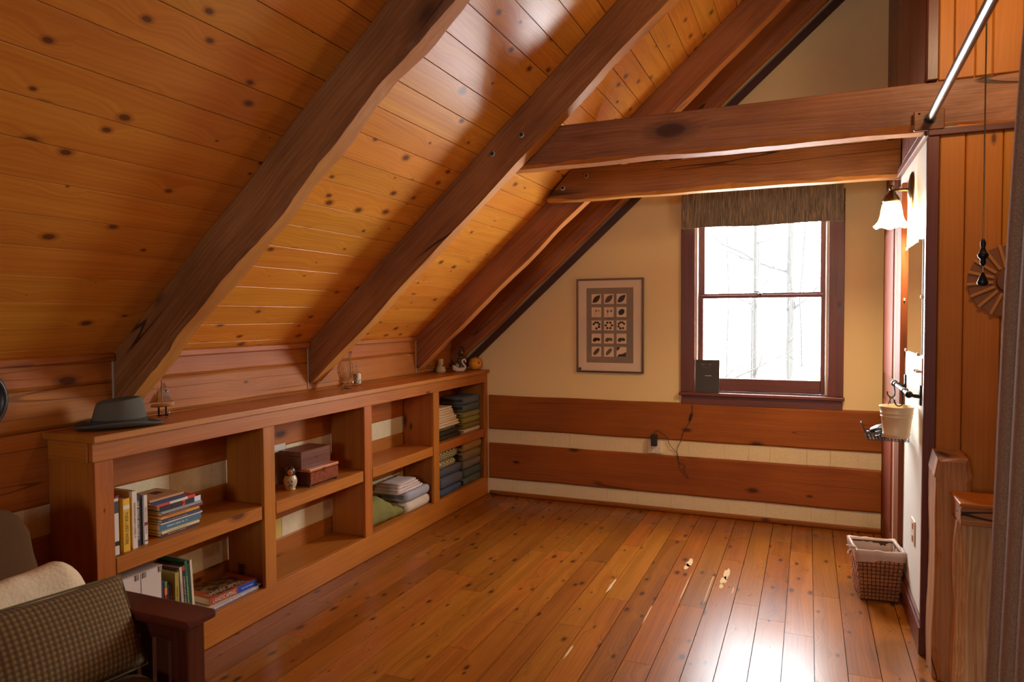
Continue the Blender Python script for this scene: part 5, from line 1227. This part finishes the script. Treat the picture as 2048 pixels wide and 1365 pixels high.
for k, yc in enumerate((-4.325, -5.2)):
    smooth(obj('seat_cushion', cushion(.80, .865, .185, 6), brn, sf, Matrix.Translation((.475, yc, .368))))
    smooth(obj('back_cushion', cushion(.19, .86, .46, 5, 0, 3+k), brn, sf, Matrix.Translation((.10, yc+.03*(1-k), .675)) @ Matrix.Rotation(math.radians(-12), 4, 'Y')))
# folded fleece throw leaning on the back cushion
def throwblanket():
    bm = bmesh.new(); nx, ny, = 10, 26; prof = []
    # side profile in (x,z): loop of a thick folded pad
    P2 = [(.24, .462), (.365, .462), (.375, .52), (.355, .62), (.325, .70), (.295, .742), (.255, .752), (.22, .735), (.20, .68), (.21, .58)]
    rings = []
    for j in range(ny+1):
        y = -3.892 - .52*j/ny; e = min(j, 3)/3; k = .80+.20*e**.6; drop = .035*(1-e)**1.5
        ring = []
        for i, (x_, z_) in enumerate(P2):
            cx, cz = .29, .60; xx = cx+(x_-cx)*k; zz_ = z_ if z_ < .47 else cz+(z_-cz)*k-drop*(1 if z_ > .6 else 0)
            d_ = .010*N3(y*6, i*.9, 3)+.006*N3(y*17, i*1.7, 8)
            ring.append(bm.verts.new((xx+d_, y+.006*N3(i*1.1, 0, 4), zz_+(d_ if z_ > .5 else 0)+.012*math.sin((y+3.89)*6) * (1 if z_ > .69 else 0))))
        rings.append(ring)
    n_ = len(P2)
    for A, B in zip(rings, rings[1:]):
        for i in range(n_): bm.faces.new((A[i], A[(i+1) % n_], B[(i+1) % n_], B[i]))
    bm.faces.new(rings[0]); bm.faces.new(rings[-1][::-1]); bmesh.ops.recalc_face_normals(bm, faces=bm.faces[:])
    bmesh.ops.subdivide_edges(bm, edges=bm.edges[:], cuts=1, use_grid_fill=True, smooth=.6)
    return bm
tb = thing('throw_blanket', (.29, -4.15, .462), 'cream fleece throw folded against the sofa back', 'blanket')
fl_m = plain('cream_fleece', srgb(226, 202, 166), .95, bump=1.0, bscale=90, var=.08, spec=.1)
smooth(obj('fleece', throwblanket(), fl_m, tb, Matrix.Translation((.085, .02, 0))))
# checked pillow
pl = thing('throw_pillow', (.59, -4.1, .46), 'olive and tan checked pillow leaning on the sofa arm side', 'pillow')
PLM = Matrix.Translation((.60, -4.09, .598)) @ Matrix.Rotation(math.radians(-4), 4, 'X') @ Matrix.Rotation(math.radians(-28), 4, 'Y') @ Matrix.Rotation(math.pi/2, 4, 'Z')
bm = bmesh.new(); n = 24; side = []
for sgn in (1, -1):
    grid = []
    for i in range(n+1):
        for j in range(n+1):
            u, v = -1+2*i/n, -1+2*j/n
            ed = (1-u**2)**.42*(1-v**2)**.42
            pinx = 1-.045*(1-v**2)*abs(u)**3; pinz = 1-.045*(1-u**2)*abs(v)**3
            grid.append(Vector((u*.225*(1-.05*(1-v*v)*u*u), sgn*(.062*ed+.001), v*.142*(1-.05*(1-u*u)*v*v))))
    side.append(grid)
for sgn, grid in zip((1, -1), side):
    V_ = [bm.verts.new(p) for p in grid]
    for i in range(n):
        for j in range(n):
            q = (V_[i*(n+1)+j], V_[(i+1)*(n+1)+j], V_[(i+1)*(n+1)+j+1], V_[i*(n+1)+j+1]); bm.faces.new(q if sgn < 0 else q[::-1])
bmesh.ops.remove_doubles(bm, verts=bm.verts, dist=.0025)
smooth(obj('pillow_cover', bm, checks('pillow_check', srgb(134, 106, 60), srgb(88, 70, 34), srgb(88, 50, 24), .015), pl, PLM))
pipe = [PLM @ Vector((.225*max(-1, min(1, 1.42*math.cos(t)))*.985, 0, .142*max(-1, min(1, 1.42*math.sin(t)))*.985)) for t in [2*math.pi*k/64 for k in range(65)]]
obj('piping', tube(pipe, .0035, 6), cmc(110, 96, 56), pl)
# round dark-rimmed plaque on the knee wall beside the sofa
rp = thing('round_plaque', (-D, -3.82, 1.2), 'round dark rimmed plate hung on the log wall over the sofa', 'plate')
RPM = frame((-D+.004, -3.815, 1.205), (0, 1, 0), (1, 0, 0))
smooth(obj('rim', lathe([(.095, 0), (.118, 0), (.124, .008), (.122, .02), (.112, .026), (.102, .020), (.098, .01), (.095, .006)], 48, False), cm(44, 36, 30, .4), rp, RPM))
smooth(obj('plate_face', lathe([(0, .004), (.09, .004), (.102, .010), (.102, .002), (0, .001)], 48, False), cm(128, 88, 52, .45), rp, RPM))
